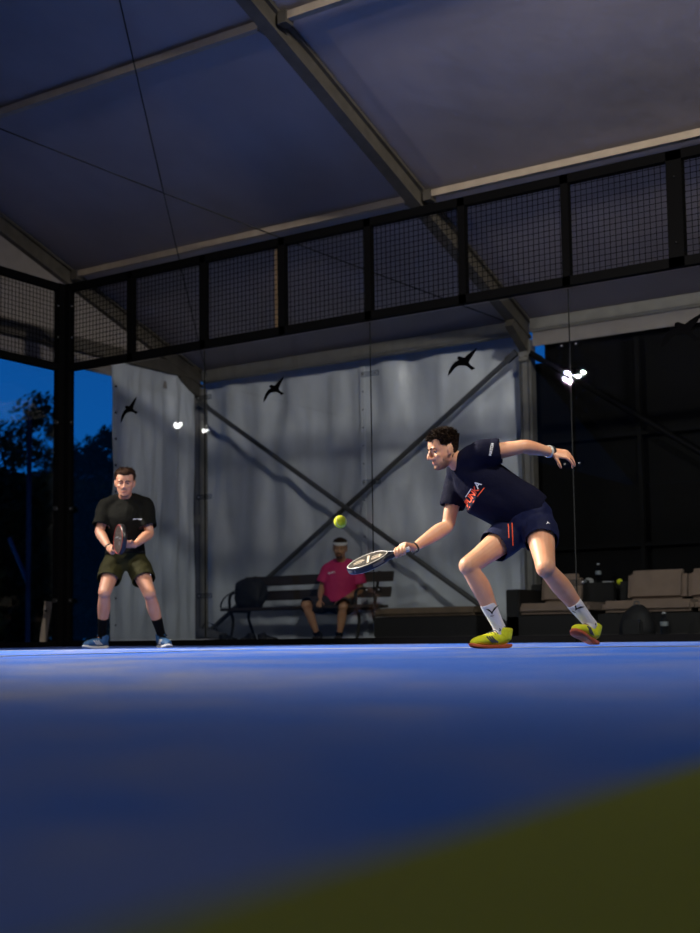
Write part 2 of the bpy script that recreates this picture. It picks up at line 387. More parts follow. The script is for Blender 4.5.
# gable end: hanging triangle of membrane and tie beam
b = B(); yy = [EY-.05-i*.5 for i in range(26)]
prism(b, [(y, EZ+.02) for y in yy[:1]] + [(y, roofz(y)-.05) for y in yy] + [(yy[-1], EZ+.02)], .02, Matrix(((0, 0, 1, XL-.02), (1, 0, 0, 0), (0, 1, 0, 0), (0, 0, 0, 1))))
struct('wall_left_gable', b, M['gable'])
b = B(); box(b, (XL, EY-6.3, EZ-.07), (.12, 12.4, .17)); struct('trim_5', b, M['beam'], 'grey tie beam under the gable triangle')
b = B(); box(b, (XL-.02, EY-6.3, 3.54), (.012, 12.3, .20)); struct('trim_11', b, M['gable'], 'pale strip of membrane hanging under the gable tie beam')
# tent posts
def tent_post(x, lab, y=EY):
    t = thing('tent_post', lab, 'tent post', (x, y, 0), 'grey tent posts along the eave')
    b = B(); box(b, (x, y, 1.78), (.15, .15, 3.52), bev=.008); obj('post', b, M['alu'], t)
    for sx_ in (-.045, .045):
        b = B(); box(b, (x+sx_, y-.079, 1.78), (.018, .012, 3.4)); obj('keder_track', b, M['brace'], t, smooth=False)
    b = B(); box(b, (x, y-.02, .01), (.3, .26, .02), bev=.004); obj('base_plate', b, M['alu'], t)
    for z in (1.7, 3.33):
        b = B(); box(b, (x, y-.10, z), (.13, .04, .12), bev=.01); ell(b, (x-.03, y-.125, z), .014); ell(b, (x+.03, y-.125, z), .014); obj('bracket', b, M['alu'], t)
    return t
tent_post(XL, 'grey tent post at the left edge of the white sheet wall')
tent_post(XL+5, 'grey tent post between the white sheet wall and the black one')
tent_post(XL+10, 'grey tent post at the right end of the black wall')
# sheet walls with vertical folds
def sheet(p0, p1, z0, z1, nrm, amp, seed, nx=90, nz=60, folds=9):
    b = B(); p0, p1 = Vector(p0), Vector(p1); g = [[], []]
    for s in (0, 1):
        for i in range(nx+1):
            u = i/nx; row = []
            for j in range(nz+1):
                v = j/nz; z = z0+(z1-z0)*v
                d = amp*(noise.noise(V(u*folds+seed, v*1.1, seed)) + .6*noise.noise(V(u*folds*.6+v*3+seed, v*2.4-u*3, 3)) + .25*noise.noise(V(u*folds*3, v*6+seed, 9)))
                d *= min(1, 8*v, 8*(1-v)+.15)
                p = p0.lerp(p1, u) + nrm*(d + .006*s); row.append(b.verts.new((p.x, p.y, z)))
            g[s].append(row)
    for i in range(nx):
        for j in range(nz):
            b.faces.new((g[0][i][j], g[0][i+1][j], g[0][i+1][j+1], g[0][i][j+1])); b.faces.new((g[1][i][j], g[1][i][j+1], g[1][i+1][j+1], g[1][i+1][j]))
    return b
struct('wall_back', sheet((XL-.10, EY+.19, 0), (XL+4.96, EY+.19, 0), .03, EZ+.02, V(0, -1, 0), .095, 3, folds=14), M['curtain'], smooth=True)
struct('wall_left', sheet((XL, EY-.13, 0), (XL, EY-1.78, 0), .02, EZ-.13, V(1, 0, 0), .07, 7, nx=60, folds=10), M['curtain'], smooth=True)
b = B()
for k in range(11): ell(b, (XL+.012, EY-1.70, .25+k*.34), (.012, .018, .018), seg=8)
struct('trim_6', b, M['grommet'], 'row of dark eyelets down the free edge of the white side sheet')
b = B()
box(b, (1.5, EY+.13, 1.8), (.07, .012, 3.5)); struct('trim_7', b, M['curtain'], 'overlap seam in the white sheet wall')
b = B()
for k in range(14): ell(b, (1.51, EY+.12, .4+k*.235), (.012, .008, .012), seg=8)
struct('trim_8', b, M['grommet'], 'row of eyelets down the seam of the white sheet wall')
b = B(); box(b, (11.5, -21.35, 1.9), (25.2, .05, 3.8)); struct('wall_front', b, M['dark'])
b = B(); box(b, (24.0, -8.8, 3.9), (.05, 25.0, 7.8)); struct('wall_right', b, M['dark'])
b = B(); box(b, (XL, -14.2, 1.85), (.04, 14.2, 3.7)); struct('wall_left_front', b, M['dark'])
b = B(); box(b, (16.5, EY+.03, 1.85), (15, .04, 3.7)); struct('wall_back_far', b, M['dark'])
# black wall bay + white valance
b = B(); box(b, (6.46, EY+.12, 1.80), (4.76, .03, 3.58)); box(b, (3.96, EY+.12, 1.635), (.24, .03, 3.27)); struct('wall_back_right', b, M['dark'])
struct('trim_9', sheet((XL+5.09, EY-.03, 0), (XL+9.91, EY-.03, 0), 3.45, 3.74, V(0, -1, 0), .012, 11, nx=60, nz=6), M['gable'], 'pale valance above the black wall', smooth=True)
b = B()
for x in (5.25, 6.6, 7.9): box(b, (x, EY, 1.7), (.05, .03, 3.4))
for z in (1.05, 2.3): box(b, (6.45, EY+.002, z), (4.8, .022, .04))
struct('trim_10', b, M['darkf'], 'dim frame bars of the black wall')
# wall bracing
def brace(a, c, lab, m=M['brace'], g='crossed braces on the white sheet wall'):
    t = thing('wall_brace', lab, 'diagonal brace', a, g)
    b = B(); tube(b, [a, c], [.032, .032], V(0, 1, 0), 10, 1); obj('tube', b, m, t)
    for p, q in ((a, c), (c, a)):
        p = Vector(p); d = (Vector(q)-p).normalized(); b = B(); bar(b, p, p+d*.16, .05, .075); obj('end_fitting', b, m, t, smooth=False)
brace((XL+.1, EY-.14, 3.33), (XL+4.9, EY-.14, .06), 'dark brace running from top left down to the right on the white sheet wall')
brace((XL+4.9, EY-.08, 3.40), (XL+.12, EY-.08, .10), 'dark brace running from top right down to the left behind the bench')
brace((XL+5.1, EY-.12, 3.35), (XL+9.9, EY-.12, .06), 'barely visible dark brace on the black wall', M['darkf'], 'dim brace')
# roof cables
def cable(a, c, lab, sag=.05):
    a, c = Vector(a), Vector(c); b = B(); n = 12
    pts = [a.lerp(c, i/n) - V(0, 0, sag*math.sin(PI*i/n)) for i in range(n+1)]
    tube(b, pts, [.007]*(n+1), V(1, 0, 0), 6, 1); tag(obj('roof_cable', b, M['cable'], None, a), lab, 'cable', 'bracing cables under the roof')
cable((XL+.2, EY-.1, EZ-.12), (XL+4.95, EY-7.4, roofz(EY-7.4)-.13), 'thin bracing cable rising steeply from the left tent post')
cable((XL+4.95, EY-.1, EZ-.10), (XL+.05, EY-6.8, roofz(EY-6.8)-.13), 'thin bracing cable crossing the mesh towards the post by the black wall')

# ------------------------------------------------------------------ court enclosure
GH = 3.0
ords = ['first', 'second', 'third', 'fourth', 'fifth', 'sixth', 'seventh', 'eighth', 'ninth', 'tenth']
def clamp(parent, x, y, z, alongx=True):
    b = B(); box(b, (x, y-.014, z), (.20, .014, .055), bev=.006)
    o = obj('clamp_plate', b, M['pet'], parent)
    for s in (-1, 1):
        b = B(); c = V(x, y, z) + (V(s*.065, -.023, 0) if alongx else V(.03, s*.06, 0)); ell(b, c, .009, seg=10); obj('bolt', b, M['bolt'], o)
def glass_panel(k, back=True):
    if back:
        x0 = 2*k; lab = 'tall glass pane of the back wall, %s from the corner post' % ords[k]
        t = thing('glass_panel', lab, 'glass panel', (x0+1, 0, 0), 'glass panes of the court')
        b = B(); box(b, (x0+1, 0, GH/2+.04), (1.992, .012, GH-.06)); obj('pane', b, M['glass'], t, smooth=False)
        b = B(); box(b, (x0+1, 0, .03), (1.99, .06, .06)); obj('floor_rail', b, M['black'], t, smooth=False)
        if k < 4:
            b = B(); box(b, (x0+2, 0, GH/2+.04), (.0075, .010, GH-.06)); obj('joint_seal', b, M['seal'], t, smooth=False)
            for z in (.5, 1.5, 2.52): clamp(t, x0+2, 0, z)
    else:
        y0 = -2*k; lab = ['glass pane of the left side wall next to the corner post', 'glass pane of the left side wall farther from the corner'][k]
        t = thing('glass_panel', lab, 'glass panel', (0, y0-1, 0), 'glass panes of the court')
        b = B(); box(b, (0, y0-1, GH/2+.04), (.012, 1.992, GH-.06)); obj('pane', b, M['glass'], t, smooth=False)
        b = B(); box(b, (0, y0-1, .03), (.06, 1.99, .06)); obj('floor_rail', b, M['black'], t, smooth=False)
for k in range(5): glass_panel(k)
for k in range(2): glass_panel(k, False)
def mesh_panel(k, back=True):
    if back:
        lab = 'black wire mesh bay above the glass back wall, %s from the corner post' % ords[k]; org = V(k, 0, 3.03); ax = V(1, 0, 0)
    else:
        lab = 'black wire mesh bay above the left side glass, %s from the corner post' % ords[k]; org = V(0, -k, 3.03); ax = V(0, -1, 0)
    t = thing('mesh_panel', lab, 'fence panel', org, 'wire mesh bays around the court')
    up = V(0, 0, 1); nn = ax.cross(up)
    b = B()
    for z in (.04, .935): bar(b, org+ax*.0+up*z, org+ax*1.0+up*z, .07, .08)
    parts('rail', b, M['black'], t, smooth=False)
    b = B(); wd = .13 if (back and k == 6) else .07; e_ = ax*(.965 if wd > .1 else 1)
    bar(b, org+e_+up*0, org+e_+up*.97, .07, wd, ax); obj('post', b, M['black'], t, smooth=False)
    b = B(); r = .0022
    for i in range(1, 20):
        bar(b, org+ax*(i*.05)+up*.06+nn*.02, org+ax*(i*.05)+up*.91+nn*.02, r*2, r*2, ax)
    for j in range(0, 18):
        bar(b, org+up*(.06+j*.05)+nn*.024, org+ax+up*(.06+j*.05)+nn*.024, r*2, r*2)
    obj('wire_mesh', b, M['wire'], t, smooth=False)
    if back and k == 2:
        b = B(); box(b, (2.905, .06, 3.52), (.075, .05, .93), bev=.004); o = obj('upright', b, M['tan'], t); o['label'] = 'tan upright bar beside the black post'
    b = B()
    for z in (.2, .75): ell(b, org+ax*.97+up*z+nn*.045, .008, seg=8)
    parts('bolt', b, M['clampm'], t)
for k in range(10): mesh_panel(k)
for k in range(3): mesh_panel(k, False)
t = thing('corner_post', 'tall black steel post in the corner of the court', 'post', (0, 0, 0))
for c in ((.065, 0), (0, -.075), (-.02, .02)):
    b = B(); box(b, (c[0], c[1], 2.0), (.09, .09, 4.02), bev=.004); obj('post', b, M['black'], t, smooth=False)
b = B()
for z in (.5, 1.5, 2.45, 3.4, 3.75):
    for c in ((.14, -.03), (.03, -.13)): ell(b, (c[0], c[1], z), .010, seg=8)
parts('bolt', b, M['bolt'], t)
b = B()
for z in (.5, 1.5, 2.45): box(b, (.12, -.028, z), (.10, .012, .05), bev=.004); box(b, (.028, -.14, z), (.012, .10, .05), bev=.004)
parts('clamp_plate', b, M['clampm'], t)
# bird stickers
BIRD = [(-.17, .075), (-.12, .10), (-.06, .085), (-.02, .05), (.0, .075), (.025, .085), (.04, .07), (.045, .055), (.075, .10), (.14, .135), (.175, .13), (.13, .10), (.09, .06), (.06, .02), (.05, -.02), (.075, -.06), (.105, -.10), (.07, -.105), (.03, -.06), (.0, -.025), (-.03, .0), (-.07, .02), (-.12, .03)]
BIRD = [(-.205, -.10), (-.185, -.045), (-.15, .0), (-.10, .035), (-.055, .045), (-.075, .06), (-.07, .078), (-.045, .085), (-.02, .07), (.01, .055), (.045, .075), (.10, .10), (.165, .125), (.155, .105), (.115, .06), (.075, .02), (.055, -.005), (.075, -.04), (.125, -.085), (.075, -.095), (.065, -.075), (.02, -.035), (-.03, -.02), (-.07, -.015), (-.11, -.03), (-.16, -.07)]
for px, py, s, fl, rt, lab in ((130, 410, .80, 1, 18, 'black bird sticker on the glass, nearest the corner post'), (275, 390, .80, 1, 12, 'black bird sticker on the glass above the bench, left of the tall seam'), (464, 363, .86, 1, 5, 'black bird sticker on the glass above the striking player'), (684, 331, 1.0, 1, 2, 'faint black bird sticker on the glass in front of the black wall')):
    c = on(px, py, 1, -.012); b = B()
    prism(b, [(x*s*fl, y*s) for x, y in BIRD], .002, Matrix.Translation(c) @ Matrix.Rotation(rad(rt), 4, 'Y').inverted() @ Matrix.Rotation(rad(90), 4, 'X'))
    tag(obj('bird_sticker', b, M['bird'], None, c, smooth=False), lab, 'sticker', 'bird stickers on the glass')

# ------------------------------------------------------------------ flood lamps
def make_flood(loc, target, power, lab, spot=150, blend=.6, n=(2, 3), pole=True, col=(1, .93, .82), strength=None, multi=False, sp=1.3, msize=.022):
    loc = Vector(loc); d = (Vector(target)-loc).normalized(); s = d.cross(V(0, 0, 1)).normalized(); u = s.cross(d)
    rot = Matrix((s, u, -d)).transposed()
    t = thing('flood_light', lab, 'floodlight', loc, 'floodlights of the courts')
    b = B(); box(b, loc - d*.05, (.48, .30, .08), rot, bev=.01); obj('housing', b, M['black'], t)
    pos = [(-.09, .04), (-.12, -.05), (-.03, -.09), (.06, -.02), (.14, .05)]
    for q in pos:
        b = B(); box(b, loc + s*q[0]*sp + u*q[1]*sp, (msize*2, msize*2, .012), rot, bev=.004); obj('led_module', b, M['led'] if not strength else M['led2'], t)
    b = B(); tube(b, [loc - d*.09, loc - d*.09 + V(0, 0, -.2)], [.02, .02], V(1, 0, 0), 8, 1); obj('bracket', b, M['black'], t)
    if power:
        ld = bpy.data.lights.new('flood', 'SPOT'); ld.energy = power/(5 if multi else 1); ld.color = col; ld.spot_size = rad(spot); ld.spot_blend = blend; ld.shadow_soft_size = .012 if multi else .30
        for q in (pos if multi else [(0, 0)]):
            lo = bpy.data.objects.new('flood_lamp', ld); COL.objects.link(lo); lo.parent = t; lo.location = d*.03 + s*q[0]*sp + u*q[1]*sp; lo.rotation_euler = rot.to_euler()
    if pole:
        p = thing('lamp_pole', 'dark pole of the ' + lab, 'pole', (loc.x, loc.y, 0), 'poles of the floodlights')
        b = B(); tube(b, [(loc.x-d.x*.12, loc.y-d.y*.12, 0), (loc.x-d.x*.12, loc.y-d.y*.12, loc.z-.12)], [.05, .04], V(1, 0, 0), 10, 2); obj('shaft', b, M['black'], p)
        b = B(); box(b, (loc.x-d.x*.12, loc.y-d.y*.12, .01), (.25, .25, .02)); obj('base_plate', b, M['black'], p)
    return t
make_flood((-.35, -5, 6.0), (6.5, -3.6, .3), KEY, 'floodlight over the left side of the court, near the back wall', spot=62, blend=.5)
make_flood((10.5, -5.6, 6.0), (3.6, 1.6, 1.0), FILL, 'floodlight over the right side of the court', spot=75, blend=.8)
make_flood((-.3, -15, 5.5), (6.6, -4.8, .3), REAR, 'floodlight over the far left of the court, mirrored in the glass', spot=70, blend=.8, multi=True, sp=1.5)
make_flood((10.5, -15, 5.5), (7.6, -7.0, .0), REAR*.19, 'added fill floodlight, out of view over the far right of the court', spot=62, blend=.8)  # unseen fourth lamp, added to brighten the floor near the camera
make_flood((-11.24, -15, 5.54), (-5, -8, 0), 0, 'floodlight of the neighbouring court, left mirrored light', msize=.03, sp=.62, strength=60)
make_flood((-10.34, -15, 5.3), (-5, -8, 0), 0, 'floodlight of the neighbouring court, smaller mirrored light', msize=.022, sp=.35, strength=60)

# ------------------------------------------------------------------ people
LEVELS = [(-.116, .074, .030, .016), (-.108, .088, .010, .030), (-.094, .091, -.012, .044), (-.075, .088, -.036, .055), (-.055, .088, -.058, .062),
          (-.030, .089, -.076, .068), (-.005, .085, -.090, .072), (.020, .092, -.098, .075), (.045, .092, -.101, .077), (.070, .084, -.098, .074),
          (.090, .068, -.084, .064), (.104, .048, -.064, .050), (.114, .022, -.040, .030), (.119, .0, -.020, .010)]
def head_rings(bm, Mh, grow=0.0, seg=28):
    rings = []
    for z, f, bk, w_ in LEVELS:
        xc = (f+bk)/2; a = (f-bk)/2+grow; ww = w_+grow; zz = z + (grow if z > .05 else 0); r = []
        for k in range(seg):
            t = 2*PI*k/seg; c, s = math.cos(t), math.sin(t)
            x = xc + a*math.copysign(abs(c)**.85, c); y = ww*math.copysign(abs(s)**.9, s)
            r.append(bm.verts.new(Mh @ V(x, y, zz)))
        rings.append(r)
    for i in range(len(rings)-1):
        for k in range(seg): bm.faces.new((rings[i][k], rings[i][(k+1) % seg], rings[i+1][(k+1) % seg], rings[i+1][k]))
    bm.faces.new(rings[0][::-1]); bm.faces.new(rings[-1])
def hmtx(center, fwd, up, sc):
    f = fwd.normalized(); u = (up - f*up.dot(f)).normalized(); l = u.cross(f)
    return Matrix.Translation(center) @ Matrix((f, l, u)).transposed().to_4x4() @ Matrix.Scale(sc, 4)
def add_head(bm, Mh):
    head_rings(bm, Mh); r3 = Mh.to_3x3().normalized(); sc = Mh.to_scale()[0]
    E = lambda c, r, q=None: ell(bm, Mh @ V(*c), [k*sc for k in r], r3 @ (q if q else Matrix.Identity(3)), 14)
    tube(bm, [Mh @ V(.086, 0, .022), Mh @ V(.100, 0, .0), Mh @ V(.114, 0, -.024), Mh @ V(.112, 0, -.038)], [.007*sc, .009*sc, .012*sc, .011*sc], r3 @ V(0, 1, 0), 10, 3)
    for s in (-1, 1):
        E((.098, s*.012, -.036), (.012, .008, .009))
        E((.083, s*.030, .024), (.012, .022, .007))                       # brow
        E((.064, s*.041, -.024), (.018, .018, .015))                      # cheekbone
        E((-.006, s*.079, -.008), (.018, .007, .030), Matrix.Rotation(rad(-12), 3, 'Y')); E((-.012, s*.084, .006), (.012, .006, .018)); E((.004, s*.078, -.030), (.008, .006, .010))
    E((.089, 0, -.061), (.008, .022, .0055)); E((.088, 0, -.071), (.009, .020, .006)); E((.084, 0, -.098), (.012, .020, .013))
def person_body(J, P, name, label, m, voxel):
    """J: joints; P: sizes. returns body object (top-level thing)."""
    bm = B(); k = P.get('k', 1.0); fat = P.get('fat', 1.0)
    sl, hl = (J['shL']-J['shR']).normalized(), (J['hipL']-J['hipR']).normalized()
    sides = [hl, hl, hl.lerp(sl, .5), sl, sl, sl]
    pel = (J['hipL']+J['hipR'])/2; neck = J['neck']; ch = J['chest']; wa = J['waist']
    spd = (wa-pel).normalized()
    tube(bm, [pel - spd*.07, pel+spd*.03, wa, ch, (ch+neck)/2 + (neck-ch)*.15, neck], [(.12*k, .09*k), (.158*k, .112*k), (.135*k*fat, .105*k*fat), (.162*k*fat, .115*k*fat), (.13*k, .085*k), (.055*k, .055*k)], sides, 24, 5)
    Mh = hmtx(J['head'], J['fwd'], J['up'], P.get('hs', 1.0))
    add_head(bm, Mh); hb = Mh @ V(-.025, 0, -.045)
    tube(bm, [neck - (hb-neck)*.35, neck, neck.lerp(hb, .6), hb], [.070*k, .062*k, .056*k, .056*k], sl, 16, 4)
    for S in ('R', 'L'):
        sh, el, wr = J['sh'+S], J['el'+S], J['wr'+S]
        side = (el-sh).cross(wr-el)
        side = side.normalized() if side.length > .003 else sl
        tube(bm, [sh + (ch-sh)*.35, sh, sh.lerp(el, .3), sh.lerp(el, .75), el, el.lerp(wr, .25), el.lerp(wr, .65), wr], [.062*k, .060*k, .052*k, .043*k, .040*k, (.042*k, .046*k), (.034*k, .036*k), (.029*k, .024*k)], side, 16, 4)
        h, kn, an = J['hip'+S], J['kn'+S], J['an'+S]
        fr = (kn - (h+an)/2); fr = fr.normalized() if fr.length > .02 else -hl.cross(V(0, 0, 1))
        cf = -fr
        tube(bm, [h + (pel-h)*.3, h, h.lerp(kn, .3), h.lerp(kn, .75), kn + fr*.006], [.085*k, .092*k, .084*k*fat**.5, .064*k, .056*k], fr, 18, 4)
        tube(bm, [kn - (an-kn)*.08, kn.lerp(an, .10), kn.lerp(an, .32)+cf*.014, kn.lerp(an, .62)+cf*.006, kn.lerp(an, .88), an - (kn-an)*.02], [.050*k, .050*k, .057*k, .044*k, .032*k, .034*k], fr, 18, 4)
        ell(bm, kn + fr*.005*k, (.0565*k))                                   # knee cap
        ell(bm, sh, .064*k)
    tube(bm, [J['shR'], J['shR'].lerp(neck, .55)+(neck-ch)*.10, neck+(neck-ch)*.10, J['shL'].lerp(neck, .55)+(neck-ch)*.10, J['shL']], [.054*k, .056*k, .056*k, .056*k, .054*k], (neck-ch).normalized(), 16, 4)
    for fn in P.get('hands', []): fn(bm)
    for S in ('R', 'L'):
        a, td = J['an'+S], J['toe'+S]; tube(bm, [a, a - V(0, 0, .03) + td*.03, a - V(0, 0, .045) + td*.10], [.030, .028, .020], V(0, 0, 1).cross(td), 12, 3)
    me = skinned(bm, voxel, P.get('smooth', 7))
    # face: eye sockets, beard and lips
    inv = Mh.inverted(); bd = me.attributes.new('beard', 'FLOAT', 'POINT'); lp = me.attributes.new('lip', 'FLOAT', 'POINT')
    top = P.get('beard', (-.045, -.02)); bs = P.get('beard_amt', .7)
    for v in me.vertices:
        q = inv @ v.co
        if abs(q.x) < .14 and abs(q.y) < .12 and -.16 < q.z < .14:
            for s in (-1, 1):
                d2 = ((q.y - s*.031)/.017)**2 + ((q.z-.003)/.011)**2
                if q.x > .03: q.x -= .013*math.exp(-d2)
            v.co = Mh @ q
            n_ = noise.noise(q*70)*.35
            lips = math.exp(-(((q.y)/.022)**4 + ((q.z+.066)/.0085)**4)) if q.x > .05 else 0
            lp.data[v.index].value = lips*.9
            lim = top[0] if q.x > .05 else top[1]
            if P.get('goatee'): a = 1.0 if (q.x > .05 and abs(q.y) < .032 and q.z < -.048) else 0.15*(q.z < -.05)
            else: a = max(0, min(1, (lim-q.z)/.022))*max(0, min(1, (q.x+.005)/.03))
            if q.z < -.125 or (q.x < .0 and q.z < -.10): a = 0
            if abs(q.y) < .026 and -.059 < q.z < -.045 and q.x > .05: a = .7
            bd.data[v.index].value = max(0, min(1, a*bs*(1+n_)))*(1-lips)
    o = obj(name, me, m, None, J['base']); tag(o, label, 'person'); return o, Mh
def face_parts(o, Mh, hm, look=V(1, 0, 0)):
    r3 = Mh.to_3x3().normalized()
    for s in (-1, 1):
        b = B(); ell(b, Mh @ V(.067, s*.031, .002), .0118); e = obj('eye', b, M['eye'], o)
        c = Mh @ (V(.067, s*.031, .001) + look.normalized()*.0085); b = B(); ell(b, c, .0062, seg=10); obj('iris', b, M['iris'], e)
        b = B(); tube(b, [Mh @ V(.096, s*.010, .019), Mh @ V(.094, s*.028, .027), Mh @ V(.080, s*.050, .021)], [(.003, .004), (.003, .0045), (.002, .002)], r3 @ V(0, 0, 1), 8, 4); obj('eyebrow', b, hm, o)
        b = B(); tube(b, [Mh @ V(.082, s*.016, .010), Mh @ V(.0855, s*.031, .0115), Mh @ V(.078, s*.047, .008)], [.003, .0055, .003], r3 @ V(0, 0, 1), 8, 4); obj('eyelid', b, o.data.materials[0], o)
def hair(o, Mh, m, line=.066, side=.012, curl=.006, strands=700, length=.012, grow=.011, temple=.045, nape=-.055):
    b = B(); head_rings(b, Mh, grow); me = skinned(b, .005, 2); inv = Mh.inverted()
    bm = bmesh.new(); bm.from_mesh(me); bm.normal_update(); kill = []
    for v in bm.verts:
        q = inv @ v.co; top = max(0, min(1, (q.z-.03)/.06))
        v.co += v.normal*(curl*(.2+top)*(.5+noise.noise(q*55)+.5*noise.noise(q*110+V(3, 3, 3))) + top*.002)
    def keep(q):
        if q.x > temple: return q.z > line + noise.noise(q*45)*.014
        if q.x > -.005: return q.z > side + (q.x+.005)*.55 + noise.noise(q*60)*.010
        if q.x > -.03: return q.z > .014 if abs(q.y) > .06 else q.z > nape
        return q.z > nape + (q.x+.09)*.3
    for f in bm.faces:
        if not keep(inv @ f.calc_center_median()): kill.append(f)
    bmesh.ops.delete(bm, geom=kill, context='FACES')
    fs = [f for f in bm.faces]; bm.faces.ensure_lookup_table()
    for _ in range(strands):
        f = random.choice(fs)
        if not f.is_valid: continue
        p = f.calc_center_median(); q = inv @ p
        n = (f.normal + V(random.uniform(-1, 1), random.uniform(-1, 1), random.uniform(-.6, .8))*.7).normalized()
        L = length*(.25+max(0, min(1, (q.z-.02)/.06)))*random.uniform(.6, 1.3); s = n.orthogonal().normalized()*.0022; u = n.cross(s).normalized()*.0022
        bend = V(random.uniform(-1, 1), random.uniform(-1, 1), random.uniform(-1, 1))*L*.4
        a = [bm.verts.new(p+s), bm.verts.new(p-s*.5+u), bm.verts.new(p-s*.5-u)]; c = [bm.verts.new(x.co+n*L*.6+bend*.5) for x in a]; tip = bm.verts.new(p+n*L+bend)
        for i in range(3):
            j = (i+1) % 3; bm.faces.new((a[i], a[j], c[j], c[i])); bm.faces.new((c[i], c[j], tip))
    bm.to_mesh(me); bm.free(); return obj('hair', me, m, o)
def finger(bm, p, d, n, L, r, bends):
    """p root, d direction, n curl direction (palm side), bends angles per joint"""
    pts = [p - d*.018, p]; cur = d.copy(); ax = d.cross(n).normalized()
    for frac, a in zip((.45, .30, .25), bends):
        cur = Matrix.Rotation(rad(a), 3, ax) @ cur; pts.append(pts[-1] + cur*L*frac)
    tube(bm, pts, [r*1.05, r*1.05, r*.98, r*.9, r*.72], ax, 10, 3); ell(bm, pts[-1], r*.74, seg=10)
def open_hand(bm, wr, d, pn, th, bends, spread=.10, k=1.0):
    """wr wrist, d palm direction, pn palm-side normal, th thumb side"""
    d = d.normalized(); th = (th - d*th.dot(d)).normalized(); pn = (pn - d*pn.dot(d) - th*pn.dot(th)).normalized()
    tube(bm, [wr - d*.02, wr, wr+d*.035*k, wr+d*.075*k, wr+d*.095*k], [(.028*k, .021*k), (.029*k, .020*k), (.037*k, .016*k), (.041*k, .0135*k), (.036*k, .010*k)], th, 16, 4)
    for i, (o_, L, f) in enumerate(((.031, .074, .090), (.0105, .082, .094), (-.0105, .077, .091), (-.031, .062, .084))):
        dd = (d + th*spread*(1.5-i)*.9).normalized(); finger(bm, wr + d*f*k + th*o_*k, dd, pn, L*k, .0088*k, bends[i])
    tb = wr + d*.025*k + th*.026*k + pn*.006
    finger(bm, tb, (d*.55 + th*.7 + pn*.35).normalized(), (-th*.6 + pn*.5).normalized(), .075*k, .0105*k, (5, 22, 18))
def grip_hand(bm, G, h, wr, back, k=1.0, r=.017, up=.0):
    """closed hand around a handle: G centre on axis, h axis towards the racket head, back = direction of the knuckles' back"""
    h = h.normalized(); back = (back - h*back.dot(h)).normalized(); w_ = h.cross(back)
    ww = (wr - G); 
    if ww.dot(w_) < 0: w_ = -w_                                      # wrist side
    pal = G + w_*(.018+r*.6)*1.0 + back*.004
    tube(bm, [wr, wr.lerp(pal, .4) + back*.006, pal + back*.016 - h*.004], [(.028*k, .022*k), (.036*k, .021*k), (.038*k, .017*k)], h, 16, 4)
    for i in range(4):
        c = G + h*(.030-.0205*i)*k; fr = .0088*k*(1.0, 1.02, .98, .86)[i]; R_ = r+fr*.80; pts = []; radii = []
        for j in range(8):
            a = rad(-15 + j*38*(.95 if i < 3 else .85)); rr = R_*(1.22 if j < 2 else 1.0)
            pts.append(c + (w_*math.cos(a)*1.05 + back*math.sin(a))*rr + h*.004*j*(.6)); radii.append(fr*(1.1-.045*j))
        tube(bm, pts, radii, h, 10, 3); ell(bm, pts[-1], radii[-1], seg=10)
    tb = G + w_*(.030)*k - back*.008 + h*.012*k
    tube(bm, [tb - h*.03, tb, G + w_*.020 - back*.020 + h*.040*k, G - w_*.004 - back*.026 + h*.058*k], [.014*k, .013*k, .0108*k, .0085*k], h, 10, 3)
def shirt(o, J, m, rr, sleeves=.55, slr=(.083, .092), hem=None, voxel=.008, amp=.007, freq=9, seed=0, name='t_shirt', extra=None, pitch=None, cutr=.30):
    bm = B(); sl, hl = (J['shL']-J['shR']).normalized(), (J['hipL']-J['hipR']).normalized()
    pel = (J['hipL']+J['hipR'])/2; he = hem if hem else pel; wa, ch, nk = J['waist'], J['chest'], J['neck']
    tube(bm, [he, he.lerp(wa, .5), wa, ch, (ch+nk)/2+(nk-ch)*.15, nk+(nk-ch).normalized()*.004], rr, [hl, hl, hl.lerp(sl, .5), sl, sl, sl], 28, 6)
    pl = [(he, (he-wa).normalized(), cutr)]
    for S in ('R', 'L'):
        sh, el = J['sh'+S], J['el'+S]; e = sh.lerp(el, sleeves[S == 'L'] if isinstance(sleeves, tuple) else sleeves)
        tube(bm, [sh + (ch-sh)*.5, sh, sh.lerp(e, .5), e], [.075, .078, slr[0], slr[1]], sl, 20, 5); pl.append((e, (e-sh).normalized(), .14))
    up_ = (nk-ch).normalized(); tube(bm, [J['shR'], J['shR'].lerp(nk, .55)+up_*.018, nk-up_*.01, J['shL'].lerp(nk, .55)+up_*.018, J['shL']], [.070, .068, .066, .068, .070], up_, 18, 4)
    for S in 'RL': ell(bm, J['sh'+S], .078)
    if extra: extra(bm)
    me = skinned(bm, voxel, 14); wrinkle(me, amp, freq, pitch, seed); me = cut_and_thicken(me, pl)
    s = obj(name, me, m, o)
    # ribbed collar
    hb = J['head'] - J['up'].normalized()*.06; ax = (hb-nk).normalized(); a, c = frame_of(ax, sl); b = B()
    p = [nk + ax*.008 + (a*math.cos(t)*.069 + c*math.sin(t)*.068) for t in [2*PI*i/24 for i in range(25)]]
    tube(b, p, [.009]*25, ax, 8, 2, cap=False); obj('collar', b, m, s)
    return s
